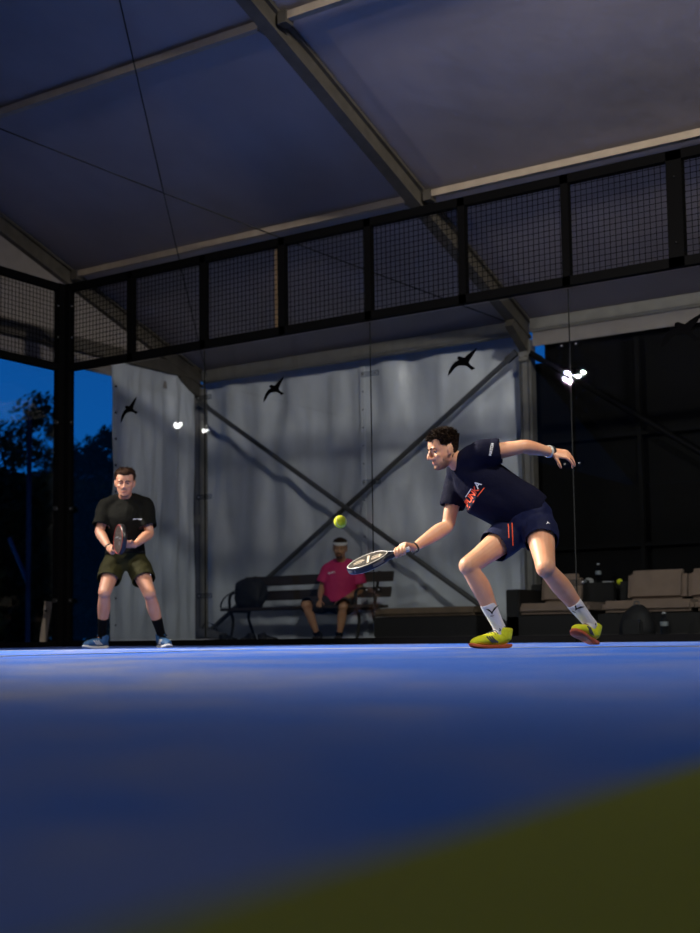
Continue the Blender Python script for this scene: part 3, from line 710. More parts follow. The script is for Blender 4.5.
def shorts(o, J, m, length=(.55, .55), r0=.115, r1=.118, waist=(.168, .125), voxel=.008, amp=.006, freq=10, seed=3, drop=.0, wtop=.5):
    bm = B(); hl = (J['hipL']-J['hipR']).normalized(); pel = (J['hipL']+J['hipR'])/2; spd = (J['waist']-pel)
    tube(bm, [pel - spd.normalized()*.09, pel, pel + spd*wtop], [(waist[0]*.75, waist[1]*.8), (waist[0]*1.05, waist[1]*1.05), waist], hl, 26, 5); pl = []
    for S, ln in zip(('R', 'L'), length):
        h, kn = J['hip'+S], J['kn'+S]; e = h.lerp(kn, ln) - V(0, 0, drop)
        tube(bm, [h + (pel-h)*.25 + spd*.1, h.lerp(e, .45), e], [r0*.95, r0, r1], hl, 22, 5); pl.append((e, (e-h).normalized(), .17))
    me = skinned(bm, voxel, 5); wrinkle(me, amp, freq, None, seed); me = cut_and_thicken(me, pl)
    return obj('shorts', me, m, o)
def sock(o, kn, an, m, frac, td, r=.041):
    b = B(); top = an.lerp(kn, frac)
    tube(b, [top, top.lerp(an, .15), top.lerp(an, .7), an, an - (kn-an)*.05], [r*1.13, r*1.10, r*.92, r*.90, r*.88], V(1, 0, 0), 20, 4)
    dn = V(0, 0, -1); dn = (dn - td*dn.dot(td)).normalized()
    tube(b, [an - td*.014 + dn*.04, an + td*.004 + dn*.02, an + td*.045 + dn*.044, an + td*.09 + dn*.060], [.028, .033, .030, .022], dn, 16, 4)
    return obj('sock', skinned(b, .005, 4), m, o)
def shoe(o, heel, toe, up, kind, side=1):
    """heel/toe: points under the sole; up: direction out of the foot's top. length ~.30"""
    f = (toe-heel); L = f.length; f.normalize(); u = (up - f*up.dot(f)).normalized(); l = u.cross(f)
    Mx = Matrix.Translation(heel) @ Matrix((f, l, u)).transposed().to_4x4()
    y = kind == 'neon'; mu, ms = (M['yellow'], M['gum']) if y else ((M['darkshoe'], M['darksole']) if kind == 'dark' else (M['blueshoe'], M['whitesole']))
    out = [(0, .026), (.02, .034), (.08, .033), (.14, .034), (.20, .046), (.24, .046), (.27, .036), (.29, .016)]
    b = B(); poly = [(x/.29*L, w_) for x, w_ in out] + [(x/.29*L, -w_*(.92)) for x, w_ in out[::-1]]
    for zz, gg in (((.0, .94), (.0, 0)),):
        pass
    lay = [(0.0, .93), (.005, 1.0), (.015, 1.02), (.021, .97)]; rings = []
    for z, g in lay:
        r = []
        for x, w_ in poly:
            sp = max(0, (x/L-.72))**2*.16 + (.004 if x/L < .06 else 0)
            r.append(b.verts.new(Mx @ V(L/2+(x-L/2)*g, w_*g, z+sp)))
        rings.append(r)
    n = len(poly)
    for i in range(len(rings)-1):
        for k in range(n): b.faces.new((rings[i][k], rings[i][(k+1) % n], rings[i+1][(k+1) % n], rings[i+1][k]))
    bmesh.ops.triangulate(b, faces=[b.faces.new(rings[0][::-1]), b.faces.new(rings[-1])])
    # upper
    ub = B(); R = lambda x, z: Mx @ V(x*L, 0, z)
    tube(ub, [R(.02, .050), R(.10, .058), R(.30, .056), R(.50, .052), R(.70, .046), R(.86, .040), R(.97, .034)], [(.020, .028), (.033, .036), (.037, .043), (.038, .038), (.043, .031), (.038, .025), (.018, .014)], l, 20, 4)
    tube(ub, [R(.16, .05), R(.15, .085), R(.14, .118)], [(.040, .049), (.044, .056), (.046, .058)], l, 20, 3)
    tube(ub, [R(.30, .07), R(.24, .098), R(.21, .120)], [(.024, .016), (.024, .012), (.022, .010)], l, 14, 3)
    me = skinned(ub, .005, 3)
    s = obj('shoe', me, mu, o); obj('sole', b, ms, s)
    b = B(); tube(b, [R(.15, .110), R(.138, .121)], [(.036, .048), (.037, .050)], l, 20, 2); obj('lining', b, M['lining'], s)
    b = B()
    for i in range(5):
        x = .30+i*.062; z = .109-i*.0052
        tube(b, [Mx @ V(x*L, -.027, z-.020), Mx @ V(x*L+.004, 0, z), Mx @ V(x*L, .027, z-.020)], [.0042]*3, f, 6, 3)
    for q in (-1, 1):
        tube(b, [Mx @ V(.30*L, 0, .102), Mx @ V(.28*L+.01, q*.022, .116), Mx @ V(.33*L, q*.040, .104), Mx @ V(.31*L, q*.018, .100)], [.003]*4, u, 6, 4)
    obj('laces', b, M['lace'] if y else M['sockB'], s)
    b = B()
    for q in (-1, 1):                                  # heel counter and side flashes
        for k in range(3):
            x0 = .34+k*.10 if not y else .40+k*.06
            tube(b, [Mx @ V(x0*L, q*.0405, .034), Mx @ V((x0+.10)*L, q*.0405, .052), Mx @ V((x0+.15)*L, q*.036, .070)], [(.005, .0035)]*3, f, 6, 3)
    obj('side_stripes', b, M['bagm'] if kind != 'blue' else M['whitesole'], s)
    b = B(); tube(b, [R(-.005, .03), R(.0, .055), R(.01, .085)], [(.024, .010), (.022, .010), (.018, .007)], l, 12, 3); obj('heel_tab', b, M['lace'] if kind != 'blue' else M['blueshoe'], s)
    return s
def band(o, name, p, ax, r, m, w_=.006, oval=1.0, side=V(0, 0, 1)):
    a, c = frame_of(ax, side); b = B(); q = [p + a*math.cos(t)*r + c*math.sin(t)*r*oval for t in [2*PI*i/20 for i in range(21)]]
    tube(b, q, [(w_, .0035)]*21, ax, 8, 1, cap=False); return obj(name, b, m, o)
def racket(name, label, grip_pt, h, nrm, frame_m, gripm, deco):
    """grip_pt: middle of the handle; h: axis to the head; nrm: face normal"""
    h = h.normalized(); nrm = (nrm - h*nrm.dot(h)).normalized(); s = nrm.cross(h)
    Mx = Matrix.Translation(grip_pt) @ Matrix((h, s, nrm)).transposed().to_4x4()
    t = thing(name, label, 'padel racket', grip_pt)
    cx, A, Bw = .218, .132, .124                     # head centre, half length, half width
    def outl(g=1.0, n=48):
        o_ = []
        for i in range(n):
            a = 2*PI*i/n; x = math.cos(a); y = math.sin(a); w_ = Bw*(1 - .16*max(0, -x)**1.5); o_.append((cx+A*g*x, w_*g*y))
        return o_
    cu = bpy.data.curves.new('t', 'CURVE'); cu.dimensions = '2D'; cu.fill_mode = 'BOTH'; cu.extrude = .0165; cu.bevel_depth = .0015
    def spl(pts):
        sp = cu.splines.new('POLY'); sp.points.add(len(pts)-1); sp.use_cyclic_u = True
        for p, q in zip(sp.points, pts): p.co = (q[0], q[1], 0, 1)
    spl(outl(.965))
    for i in range(-4, 6):
        for j in range(-4, 5):
            x, y = cx + .004 + i*.0225, j*.0225 + (.011 if i % 2 else 0)
            if ((x-cx-.01)/(A*.74))**2 + (y/(Bw*.74))**2 < 1 and not (abs(y) < .012 and abs(x-cx) < .05):
                spl([(x+.0055*math.cos(2*PI*k/8), y+.0055*math.sin(2*PI*k/8)) for k in range(8)])
    o = bpy.data.objects.new('t', cu); COL.objects.link(o); me = evaluated(o); bpy.data.objects.remove(o); me.transform(Mx)
    face = obj('face', me, M['rblack'], t, smooth=False)
    b = B(); pts = outl(.985); tube(b, [Mx @ V(x, y, 0) for x, y in pts + pts[:1]], [(.0195, .006)]*(len(pts)+1), nrm, 12, 1, cap=False); fr = obj('frame', b, frame_m, t)
    for sg in (-1, 1):
        b = B(); tube(b, [Mx @ V(x, y, sg*.0185) for x, y in [(cx+(q[0]-cx)*.97, q[1]*.97) for q in pts + pts[:1]]], [.0026]*(len(pts)+1), nrm, 6, 1, cap=False); obj('edge_line', b, M['rim'] if deco else M['rred'], fr)
    b = B()
    for sg in (-1, 1):                               # open throat
        tube(b, [Mx @ V(.045, sg*.008, 0), Mx @ V(.075, sg*.030, 0), Mx @ V(.115, sg*.062, 0)], [(.016, .011), (.016, .010), (.017, .010)], nrm, 10, 4)
    tube(b, [Mx @ V(.085, -.036, 0), Mx @ V(.088, .036, 0)], [(.015, .008)]*2, nrm, 10, 2); obj('throat', b, frame_m, t)
    b = B(); tube(b, [Mx @ V(-.042, 0, 0), Mx @ V(-.038, 0, 0), Mx @ V(.035, 0, 0), Mx @ V(.058, 0, 0)], [(.017, .019), (.0145, .0165), (.0145, .0165), (.0135, .016)], nrm, 14, 3); g = obj('handle', b, gripm, t)
    b = B()
    for k in range(6):
        c = Mx @ V(-.03+k*.015, 0, 0); a, q = frame_of(h + s*.35, nrm); tube(b, [c + a*math.cos(z)*.0155 + q*math.sin(z)*.0150 for z in [2*PI*i/14 for i in range(15)]], [.0012]*15, h, 5, 1, cap=False)
    obj('grip_wrap', b, gripm, g)
    for sg in (-1, 1):
        if deco:
            b = B()
            for (x, y, a, c) in ((cx-.005, 0, .014, .15), (cx+.055, -.004, .07, .014), (cx-.060, .004, .07, .012), (cx-.055, .028, .050, .008), (cx-.05, -.026, .050, .008), (cx+.055, .028, .05, .006), (cx+.06, -.03, .045, .006), (cx-.08, .0, .008, .07)):
                box(b, Mx @ V(x, y, sg*.0192), (a, c, .0015), (Mx.to_3x3() @ Matrix.Rotation(rad(8), 3, 'Z')))
            obj('face_print', b, M['gold'], face, smooth=False)
        else:
            b = B()
            for (x, y, a, c) in ((cx+.06, .02, .05, .012), (cx-.02, -.03, .09, .010), (cx+.03, .05, .03, .02)):
                box(b, Mx @ V(x, y, sg*.0192), (a, c, .0015), (Mx.to_3x3() @ Matrix.Rotation(rad(20), 3, 'Z')))
            obj('face_print', b, M['bagm'], face, smooth=False)
    if deco:
        b = B()
        for a0, a1 in ((.50, .92), (1.02, 1.10), (1.95, 2.6)):
            for sgn in (1, -1):
                p = [Mx @ V(cx+A*.985*math.cos(a)+.0062*math.cos(a), sgn*(Bw*.985+.0062)*math.sin(a)*(1-.16*max(0, -math.cos(a))**1.5), 0) for a in [a0+(a1-a0)*i/8 for i in range(9)]]
                tube(b, p, [(.009, .0012)]*9, nrm, 6, 1)
        parts('side_print', b, M['bagm'], fr)
    return t, Mx

# ---- striking player, right
J = dict(base=V(0, 0, 0), head=at(444, 449.3, 7.62), fwd=dv(-.92, -.27, .32), up=dv(-.27, .96, .05),
         neck=at(462, 466, 7.66), chest=at(481, 482, 7.66), waist=at(507, 499, 7.64),
         shR=at(459, 478, 7.80), elR=at(447.5, 525.5, 7.74), wrR=at(413.5, 548, 7.60),
         shL=at(481, 454, 7.54), elL=at(524, 446.5, 7.50), wrL=at(551, 452, 7.66),
         hipR=at(519, 527, 7.68), hipL=at(538, 522, 7.58), knR=at(469, 566, 7.40), knL=at(546, 568, 7.26),
         anR=at(500.5, 630, 7.45), anL=at(590.5, 625.5, 7.42))
gr = on(500, 640, 2, 0)
def onground(p): return V(p.x, p.y, 0)
a = onground(J['anR']); tdR = (onground(at(468, 640, 7.32)) - onground(at(510, 640, 7.46))).normalized()
J['base'] = onground(at(530, 600, 7.5)); J['toeR'] = tdR
h_ = dv(-.60, 0, .80); h_.z = 0; h_.normalize(); fL_ = h_*math.cos(rad(15)) + V(0, 0, 1)*math.sin(rad(15)); uL_ = (V(0, 0, 1)*math.cos(rad(15)) - h_*math.sin(rad(15)))
heelL = J['anL'] - fL_*.084 - uL_*.108; J['anL'].z += .006-heelL.z; heelL.z = .006; toeL = heelL + fL_*.28; J['toeL'] = (toeL-heelL).normalized()
gR = at(402.5, 551, 7.52); hR = (at(371, 561.5, 7.575)-gR); nR = hR.cross(dv(-.17, -.28, .93)); nR = nR if nR.z > 0 else -nR
P = dict(k=1.0, hs=.965, hands=[lambda bm: grip_hand(bm, gR, hR, J['wrR'], dv(.1, .75, .55)),
                              lambda bm: open_hand(bm, J['wrL'], dv(.93, -.16, .05), dv(-.25, -.65, -.55), dv(-.25, -.62, .72), [(28, 30, 18), (30, 24, 14), (34, 22, 14), (38, 24, 16)], spread=.20, k=1.06)], beard=(-.058, -.035), beard_amt=.75)
man, Mh = person_body(J, P, 'person', 'person in navy t-shirt and shorts lunging to hit the ball, neon yellow shoes', M['skinR'], .0045)
face_parts(man, Mh, M['hair'], V(1, .15, -.12)); hair(man, Mh, M['hair'], line=.072, curl=.007, strands=1800, length=.015, grow=.000)
sl = (J['shL']-J['shR']).normalized()
def drape(bm):                               # loose cloth hanging from the chest
    g = V(0, 0, -1)
    tube(bm, [J['chest']+dv(-.055, -.080, .04), J['waist']+g*.05, J['hipR'].lerp(J['hipL'], .5)+g*.0], [(.12, .10), (.15, .12), (.15, .11)], (J['hipL']-J['hipR']).normalized(), 22, 5)
ts = shirt(man, J, M['navy'], [(.160, .124), (.176, .138), (.168, .136), (.178, .130), (.145, .098), (.074, .072)], sleeves=(.62, .46), slr=(.073, .076), hem=at(533, 517, 7.63), amp=.011, freq=7, seed=2, extra=drape, pitch=(J['neck']-J['waist']).normalized())
sh_ = shorts(man, J, M['navyS'], length=(.52, .44), r0=.106, r1=.100, waist=(.170, .130), seed=6, amp=.007, drop=.0)
hl = (J['hipL']-J['hipR']).normalized()
# chest print, drawcord and small marks
def place(px, py, Z, ang, n):
    c = at(px, py, Z); n = n.normalized(); x = dv(math.cos(rad(ang)), math.sin(rad(ang)), 0); x = (x - n*x.dot(n)).normalized(); y = n.cross(x)
    return Matrix.Translation(c) @ Matrix((x, y, n)).transposed().to_4x4(), n
mt, n = place(470.5, 496.0, 7.5, 51, dv(-.25, -.10, 1)); mt = mt @ Matrix.Scale(.92, 4)
decal('chest_print', text_mesh('PUNK', .058, 0, 0, .0012), mt @ Matrix.Translation((-.015, 0, 0)), ts, M['orange'], ts, n)
b = B(); box(b, (.008, -.035, 0), (.170, .006, .0006)); box(b, (-.090, -.006, 0), (.006, .058, .0006)); me = bpy.data.meshes.new('t'); b.to_mesh(me); b.free()
decal('print_underline', me, mt, ts, M['orange'], ts, n)
b = B(); box(b, (-.025, .030, 0), (.11, .005, .0006)); me = bpy.data.meshes.new('t'); b.to_mesh(me); b.free()
decal('print_overline', me, mt, ts, M['white'], ts, n)
decal('print_letter', text_mesh('A', .062, 0, 0, .001), mt @ Matrix.Translation((.080, .010, 0)), ts, M['white'], ts, n)
mt, n = place(490.6, 450.5, 7.5, 78, dv(.0, .1, 1))
decal('sleeve_print', text_mesh('MATCH', .022, 0, 0, .0008), mt, ts, M['white'], ts, n)
mt, n = place(544, 524.5, 7.5, 4, dv(.1, .1, 1))
me = bpy.data.meshes.new('t'); b = B(); prism(b, [(-.014, -.007), (0, .010), (.014, -.007), (.005, -.003), (0, .001), (-.005, -.003)], .0008, Matrix()); b.to_mesh(me); b.free()
decal('leg_mark', me, mt, sh_, M['white'], sh_, n)
for (x0, y0, x1, y1) in ((513.5, 523, 512.5, 546), (509.5, 524, 508.5, 538)):
    b = B(); N = 8; me = bpy.data.meshes.new('t'); box(b, (0, 0, 0), ((y1-y0)/171, .0055, .003)); b.to_mesh(me); b.free()
    mt, n = place((x0+x1)/2, (y0+y1)/2, 7.4, -88, dv(-.1, 0, 1)); decal('drawcord', me, mt, sh_, M['orange'], sh_, n, .004)
# socks, shoes
def bird_logo(S, px, py, Z, ang, s):
    mt, n = place(px, py, Z, ang, dv(0, 0, 1)); k = .10*s
    b = B(); prism(b, [(-.15*k*1.3, .05*k*2), (-.05*k, -.03*k), (0, -.12*k), (.05*k, -.03*k), (.28*k, .16*k), (.10*k, .10*k), (.0, -.02*k), (-.08*k, .08*k)], .0006, Matrix.Scale(1.6, 4)); me = bpy.data.meshes.new('t'); b.to_mesh(me); b.free()
    decal('sock_logo', me, mt, S, M['lace'], S, n); decal('sock_text', text_mesh('move', .010, 0, 0, .0004), mt @ Matrix.Translation((0, -.028, 0)), S, M['lace'], S, n)
sR = sock(man, J['knR'], J['anR'], M['sockW'], .42, tdR); sL = sock(man, J['knL'], J['anL'], M['sockW'], .40, J['toeL'])
bird_logo(sR, 491.5, 611, 7.4, 8, 1.05); bird_logo(sL, 577.5, 608, 7.3, -25, 1.0)
hR_ = onground(J['anR']) - tdR*.062; shoe(man, hR_, hR_ + tdR*.275, V(0, 0, 1), 'neon')
fL = (toeL-heelL).normalized(); shoe(man, heelL, toeL, uL_, 'neon')
fa = (J['wrR']-J['elR']).normalized(); band(man, 'wrist_strap', J['wrR']-fa*.012, fa, .031, M['strap'], .006)
fa = (J['wrL']-J['elL']).normalized(); band(man, 'wristband', J['wrL']-fa*.022, fa, .0345, M['silver'], .010)
wb = band(man, 'watch_strap', J['wrL']+fa*.004, fa, .032, M['strap'], .011); b = B(); ax = dv(0, 1, .3).normalized(); a_, c_ = frame_of(ax, fa)
box(b, J['wrL']+fa*.004+ax*.031, (.032, .030, .010), Matrix((a_, c_, ax)).transposed(), bev=.003); obj('watch_case', b, M['strap'], wb)
rk, Mr = racket('padel_racket', 'black padel racket with white rim in the lunging player\'s outstretched hand', gR, hR, nR, M['rframe'], M['grip'], True)
b = B(); e = Mr @ V(-.042, 0, 0); tube(b, [e, e + dv(.02, -.03, .02), e + dv(.05, .0, .03), J['wrR'] - V(0, 0, .03)], [.004]*4, V(0, 0, 1), 6, 5); obj('wrist_cord', b, M['strap'], rk)

# ball in the air
bc = at(340.3, 521.7, 6.6); b = B(); ell(b, bc, .0335, seg=32); t = tag(obj('tennis_ball', b, M['ballm'], None, bc), 'bright yellow-green ball in the air in front of the racket', 'ball')
b = B(); pts = []
for i in range(49):
    a = 2*PI*i/48; th_ = PI/2 - (PI/2-.55)*math.cos(a); ph = a/2*2 + .35*math.sin(2*a); r_ = .0336
    q = V(math.cos(a)+.5*math.cos(3*a)*.6, math.sin(a)-.5*math.sin(3*a)*.6, 1.1*math.sin(2*a)*.8).normalized(); pts.append(bc + q*r_)
tube(b, pts, [.0011]*49, V(0, 0, 1), 6, 1, cap=False); obj('seam', b, M['seam'], t)

# ---- waiting player, left
Z = 11.1
J = dict(head=at(125, 482.8, Z-.12), fwd=dv(.10, -.12, 1), up=dv(.03, 1, .08), neck=at(125.5, 500.5, Z), chest=at(125.5, 521, Z-.02), waist=at(125.5, 541, Z+.02),
         shR=at(106.8, 506.5, Z), elR=at(99.5, 532, Z-.10), wrR=at(109.3, 548.2, Z-.26), shL=at(144.3, 506, Z), elL=at(149.5, 533.5, Z-.08), wrL=at(134.5, 545.0, Z-.26),
         hipR=at(114.8, 560, Z+.02), hipL=at(136, 560, Z+.02), knR=at(104.7, 592.5, Z-.22), knL=at(149.5, 594, Z-.22), anR=at(101.8, 636, Z-.05), anL=at(161.5, 635.5, Z-.05))
J['base'] = onground(at(130, 600, Z))
tR, tL = (dv(-.55, 0, .83)), (dv(.42, 0, .9)); tR.z = 0; tL.z = 0; tR.normalize(); tL.normalize(); J['toeR'], J['toeL'] = tR, tL
gL = at(113, 551.0, Z-.36); hL = dv(.37, .40, .70); nL = dv(.92, .05, -.28)
P = dict(k=.98, hs=1.02, hands=[lambda bm: grip_hand(bm, gL, hL, J['wrR'], dv(-.5, .3, .8)),
                              lambda bm: open_hand(bm, J['wrL'], dv(-.85, .12, .5), dv(-.4, .1, .6), dv(.1, .8, .5), [(25, 25, 15)]*4)], beard=(-.082, -.06), beard_amt=.8)
man, Mh = person_body(J, P, 'person', 'person in black t-shirt and olive shorts waiting with a racket near the corner', M['skinL'], .0055)
face_parts(man, Mh, M['hairL'], V(1, -.05, 0)); hair(man, Mh, M['hairL'], line=.076, curl=.004, strands=700, length=.010, grow=.005)
ts = shirt(man, J, M['blackT'], [(.178, .135), (.170, .128), (.160, .125), (.175, .128), (.165, .10), (.076, .074)], sleeves=.78, slr=(.076, .080), hem=at(125.5, 555, Z), seed=9, amp=.011, freq=6)
sh_ = shorts(man, J, M['olive'], length=(.62, .60), r0=.103, r1=.101, waist=(.165, .128), seed=12, amp=.007)
sl = dv(1, 0, 0)
mt, n = place(134, 519, Z-.3, -1, dv(0, 0, 1)); decal('chest_print', text_mesh('sportwear', .018, 0, .2, .0004), mt, ts, M['white'], ts, n)
mt, n = place(150.5, 574.5, Z-.3, 0, dv(.3, 0, 1)); decal('leg_mark', text_mesh('v', .02, 0, 0, .001), mt, sh_, M['white'], sh_, n)
for S, td in (('R', tR), ('L', tL)):
    sock(man, J['kn'+S], J['an'+S], M['sockB'], .42, td, r=.042)
    hh = onground(J['an'+S]) - td*.055; shoe(man, hh, hh + td*.27, V(0, 0, 1), 'blue')
fa = (J['wrR']-J['elR']).normalized(); band(man, 'wrist_strap', J['wrR']-fa*.016, fa, .031, M['strap'], .008)
racket('padel_racket', 'dark padel racket with red edge held in front of the waiting player', gL, hL, nL, M['rdark'], M['gripB'], False)

# ---- bench and seated person behind the glass
BY = 2.95
t = thing('park_bench', 'dark slatted park bench behind the glass, under the seated person', 'bench', (1.05, BY, 0))
bx0, bx1 = .02, 2.28
for z, y, tl in ((.425, BY-.20, 0), (.43, BY-.06, 0), (.425, BY+.08, 0)):
    b = B(); box(b, ((bx0+bx1)/2, y, z), (bx1-bx0, .115, .035), bev=.006); obj('seat_slat', b, M['oldwood'], t)
for z, y in ((.60, BY+.20), (.79, BY+.26)):
    b = B(); box(b, ((bx0+bx1)/2, y, z), (bx1-bx0, .03, .125), Matrix.Rotation(rad(-15), 3, 'X'), bev=.006); obj('back_slat', b, M['oldwood'], t)
for x in (bx0+.15, bx1-.22):
    b = B()
    for pts in ([(x, BY-.26, 0), (x, BY-.20, .15), (x, BY-.18, .30), (x, BY-.24, .41)], [(x, BY+.32, 0), (x, BY+.22, .16), (x, BY+.14, .32), (x, BY+.16, .42), (x, BY+.225, .62), (x, BY+.29, .86)], [(x, BY-.24, .40), (x, BY+.15, .40)],
                [(x, BY-.24, .41), (x, BY-.25, .56), (x, BY-.18, .63), (x, BY+.0, .64), (x, BY+.21, .60)]):
        tube(b, pts, [(.022, .016)]*len(pts), V(1, 0, 0), 8, 5)
    obj('iron_frame', b, M['iron'], t)
# seated person
Z = 15.65
J = dict(head=at(340, 548.5, Z-.10), fwd=dv(-.10, -.08, 1), up=dv(0.02, 1, .05), neck=at(341.5, 563, Z), chest=at(340.5, 577, Z-.02), waist=at(340, 592, Z-.02),
         shR=at(328.5, 569, Z), elR=at(321.5, 588, Z-.02), wrR=at(319.5, 600, Z-.30), shL=at(356, 569, Z), elL=at(361, 590, Z-.03), wrL=at(345.5, 599, Z-.34),
         hipR=at(331.5, 604, Z+.02), hipL=at(349, 604, Z+.02), knR=at(305.5, 605.5, Z-.42), knL=at(343, 607.5, Z-.52), anR=at(318.5, 637.5, Z-.38), anL=at(339, 637.5, Z-.50))
J['base'] = onground(at(338, 600, Z)); tR, tL = dv(-.25, 0, 1), dv(-.1, 0, 1); tR.z = tL.z = 0; tR.normalize(); tL.normalize(); J['toeR'], J['toeL'] = tR, tL
P = dict(k=1.0, fat=1.22, hs=1.04, goatee=True, beard_amt=.95, hands=[lambda bm: open_hand(bm, J['wrR'], dv(-.1, -.3, .9), dv(0, -1, 0), dv(.9, 0, .1), [(12, 25, 20)]*4),
     lambda bm: open_hand(bm, J['wrL'], dv(-.85, -.22, .4), dv(0, -1, 0), dv(.2, .3, .9), [(10, 20, 15)]*4)])
man, Mh = person_body(J, P, 'person', 'person in pink polo shirt and dark shorts sitting on the bench', M['skinS'], .009)
face_parts(man, Mh, M['hair']); hair(man, Mh, M['hair'], line=.055, curl=.003, strands=150, length=.006, grow=.006)
ts = shirt(man, J, M['pink'], [(.215, .185), (.215, .185), (.205, .175), (.20, .155), (.165, .11), (.078, .076)], sleeves=.75, slr=(.085, .092), hem=at(340, 601, Z-.02), seed=21, voxel=.010, amp=.006, name='polo_shirt')
sh_ = shorts(man, J, M['blackS'], length=(.96, .93), r0=.108, r1=.100, waist=(.19, .15), voxel=.010, seed=15)
mt, n = place(331, 573, Z-.3, 10, dv(0, 0, 1)); decal('chest_print', text_mesh('sport', .04, 0, .1, .001), mt, ts, M['white'], ts, n)
b = B(); r3 = Mh.to_3x3().normalized(); q = [Mh @ V(-.005+.104*math.cos(a), .084*math.sin(a), .060) for a in [2*PI*i/28 for i in range(29)]]
tube(b, q, [(.019, .006)]*29, r3 @ V(0, 0, 1), 8, 1, cap=False); obj('headband', b, M['hband'], man)
for S, td in (('R', tR), ('L', tL)):
    sock(man, J['kn'+S], J['an'+S], M['sockB'], .18, td, r=.042)
    hh = onground(J['an'+S]) - td*.055; shoe(man, hh, hh + td*.27, V(0, 0, 1), 'dark')

# ------------------------------------------------------------------ things behind the glass
def lump(bm, c, s, seed, amp=.12):
    t = bmesh.new(); bmesh.ops.create_icosphere(t, subdivisions=4, radius=1)
    for v in t.verts:
        p = v.co.copy(); q = V(*(math.copysign(abs(x)**.75, x) for x in p)); v.co = q*(1+amp*noise.noise(p*2.2+V(seed, 0, 0))+amp*.4*noise.noise(p*6+V(0, seed, 0)))
        v.co = V(v.co.x*s[0], v.co.y*s[1], max(-s[2]*.86, v.co.z*s[2]))
    t.transform(Matrix.Translation(c)); me = bpy.data.meshes.new('t'); t.to_mesh(me); t.free(); bm.from_mesh(me); bpy.data.meshes.remove(me)
# dark bag on the left end of the bench
t = thing('shoulder_bag', 'dark bag slumped on the left end of the bench', 'bag', (.28, BY, .445))
b = B(); lump(b, V(.30, BY+.02, .62), (.22, .13, .20), 4); obj('bag_body', b, M['bagb'], t)
b = B(); tube(b, [(.18, BY-.08, .70), (.02, BY-.16, .58), (-.06, BY-.14, .46), (.08, BY-.13, .47)], [(.018, .004)]*4, V(0, 1, 0), 8, 5); obj('strap', b, M['bagb'], t)
# grey racket bag on the floor
c = on(222, 640, 2, .0); c = V(-.30, 3.00, 0)
t = thing('racket_bag', 'grey racket bag lying on the floor left of the bench', 'bag', c)
b = B(); tube(b, [c+V(-.28, 0, .10), c+V(-.22, 0, .11), c+V(0, 0, .085), c+V(.22, 0, .055), c+V(.27, 0, .05)], [(.06, .06), (.12, .10), (.13, .083), (.09, .05), (.04, .03)], V(0, 1, 0), 20, 5); obj('bag_body', b, M['bagm'], t)
b = B(); tube(b, [c+V(-.25, -.10, .05), c+V(0, -.135, .05), c+V(.24, -.08, .035)], [.008]*3, V(0, 1, 0), 8, 5); obj('piping', b, M['white'], t)
b = B(); tube(b, [c+V(-.2, -.04, .19), c+V(-.12, -.05, .27), c+V(0, -.03, .24), c+V(.05, -.02, .15)], [(.016, .004)]*4, V(0, 1, 0), 8, 5); obj('strap', b, M['bagb'], t)
def dropped_shoe(c, a, lab):
    t = thing('trainer', lab, 'shoe', c, 'dark trainers on the floor under the bench')
    f = V(math.cos(a), math.sin(a), 0); shoe(t, Vector(c)-f*.13, Vector(c)+f*.14, V(0, 0, 1), 'dark')
    return t
dropped_shoe((.10, 2.78, 0), .2, 'dark trainer standing under the left end of the bench, nearest the grey bag')
dropped_shoe((.36, 2.80, 0), 2.9, 'dark trainer under the bench, second from the grey bag')
dropped_shoe((.72, 2.78, 0), .4, 'dark trainer under the bench nearest the seated person')
# low sofa right of the bench
def sofa(name, lab, x0, x1, y, armL, armR, cushx, backs, seatz=.30, cm=M['cushion'], group=None, backh=.62, depth=.75):
    t = thing(name, lab, 'sofa', ((x0+x1)/2, y, 0), group); xm = (x0+x1)/2; L = x1-x0
    b = B(); box(b, (xm, y, .15), (L, depth, .24), bev=.01); obj('base', b, M['wicker'], t)
    b = B(); box(b, (xm, y+depth/2-.05, .33), (L, .09, .60), bev=.01); obj('back_frame', b, M['wicker'], t)
    for a_, x in ((armL, x0+.08), (armR, x1-.08)):
        if a_: b = B(); box(b, (x, y-.0, .29), (.16, depth, .54), bev=.012); obj('armrest', b, M['wicker'], t)
    for a_, c_ in cushx:
        b = B(); box(b, ((a_+c_)/2, y-.05, seatz+.045), (c_-a_-.01, depth-.14, .12), bev=.035); obj('seat_cushion', b, cm, t)
    for a_, c_ in backs:
        b = B(); box(b, ((a_+c_)/2, y+depth/2-.20, seatz+.26), (c_-a_-.01, .15, .34), Matrix.Rotation(rad(-10), 3, 'X'), bev=.05); obj('back_cushion', b, cm, t)
    b = B()
    for x in (x0+.06, x1-.06):
        for yy_ in (y-depth/2+.06, y+depth/2-.06): box(b, (x, yy_, .015), (.05, .05, .03))
    obj('feet', b, M['wicker'], t)
    return t
sofa('lounge_chair', 'black wicker lounge chair with beige cushions behind the striking player', 4.03, 5.02, 3.05, True, False, [(4.12, 4.99)], [(4.22, 4.70)], backh=.6)
sofa('sofa', 'black wicker sofa with beige cushions behind the right glass panes', 5.13, 7.3, 2.95, False, True, [(5.16, 6.14), (6.14, 7.13)], [(5.27, 5.92), (5.93, 7.1)])
t = thing('storage_bench', 'low dark bench with brown top right of the park bench', 'bench', (2.86, 3.15, 0))
b = B(); box(b, (2.87, 3.15, .15), (1.36, .5, .28), bev=.01); obj('base', b, M['wicker'], t)
b = B(); box(b, (2.87, 3.13, .345), (1.38, .54, .10), bev=.03); obj('top_cushion', b, M['brownwood'], t)
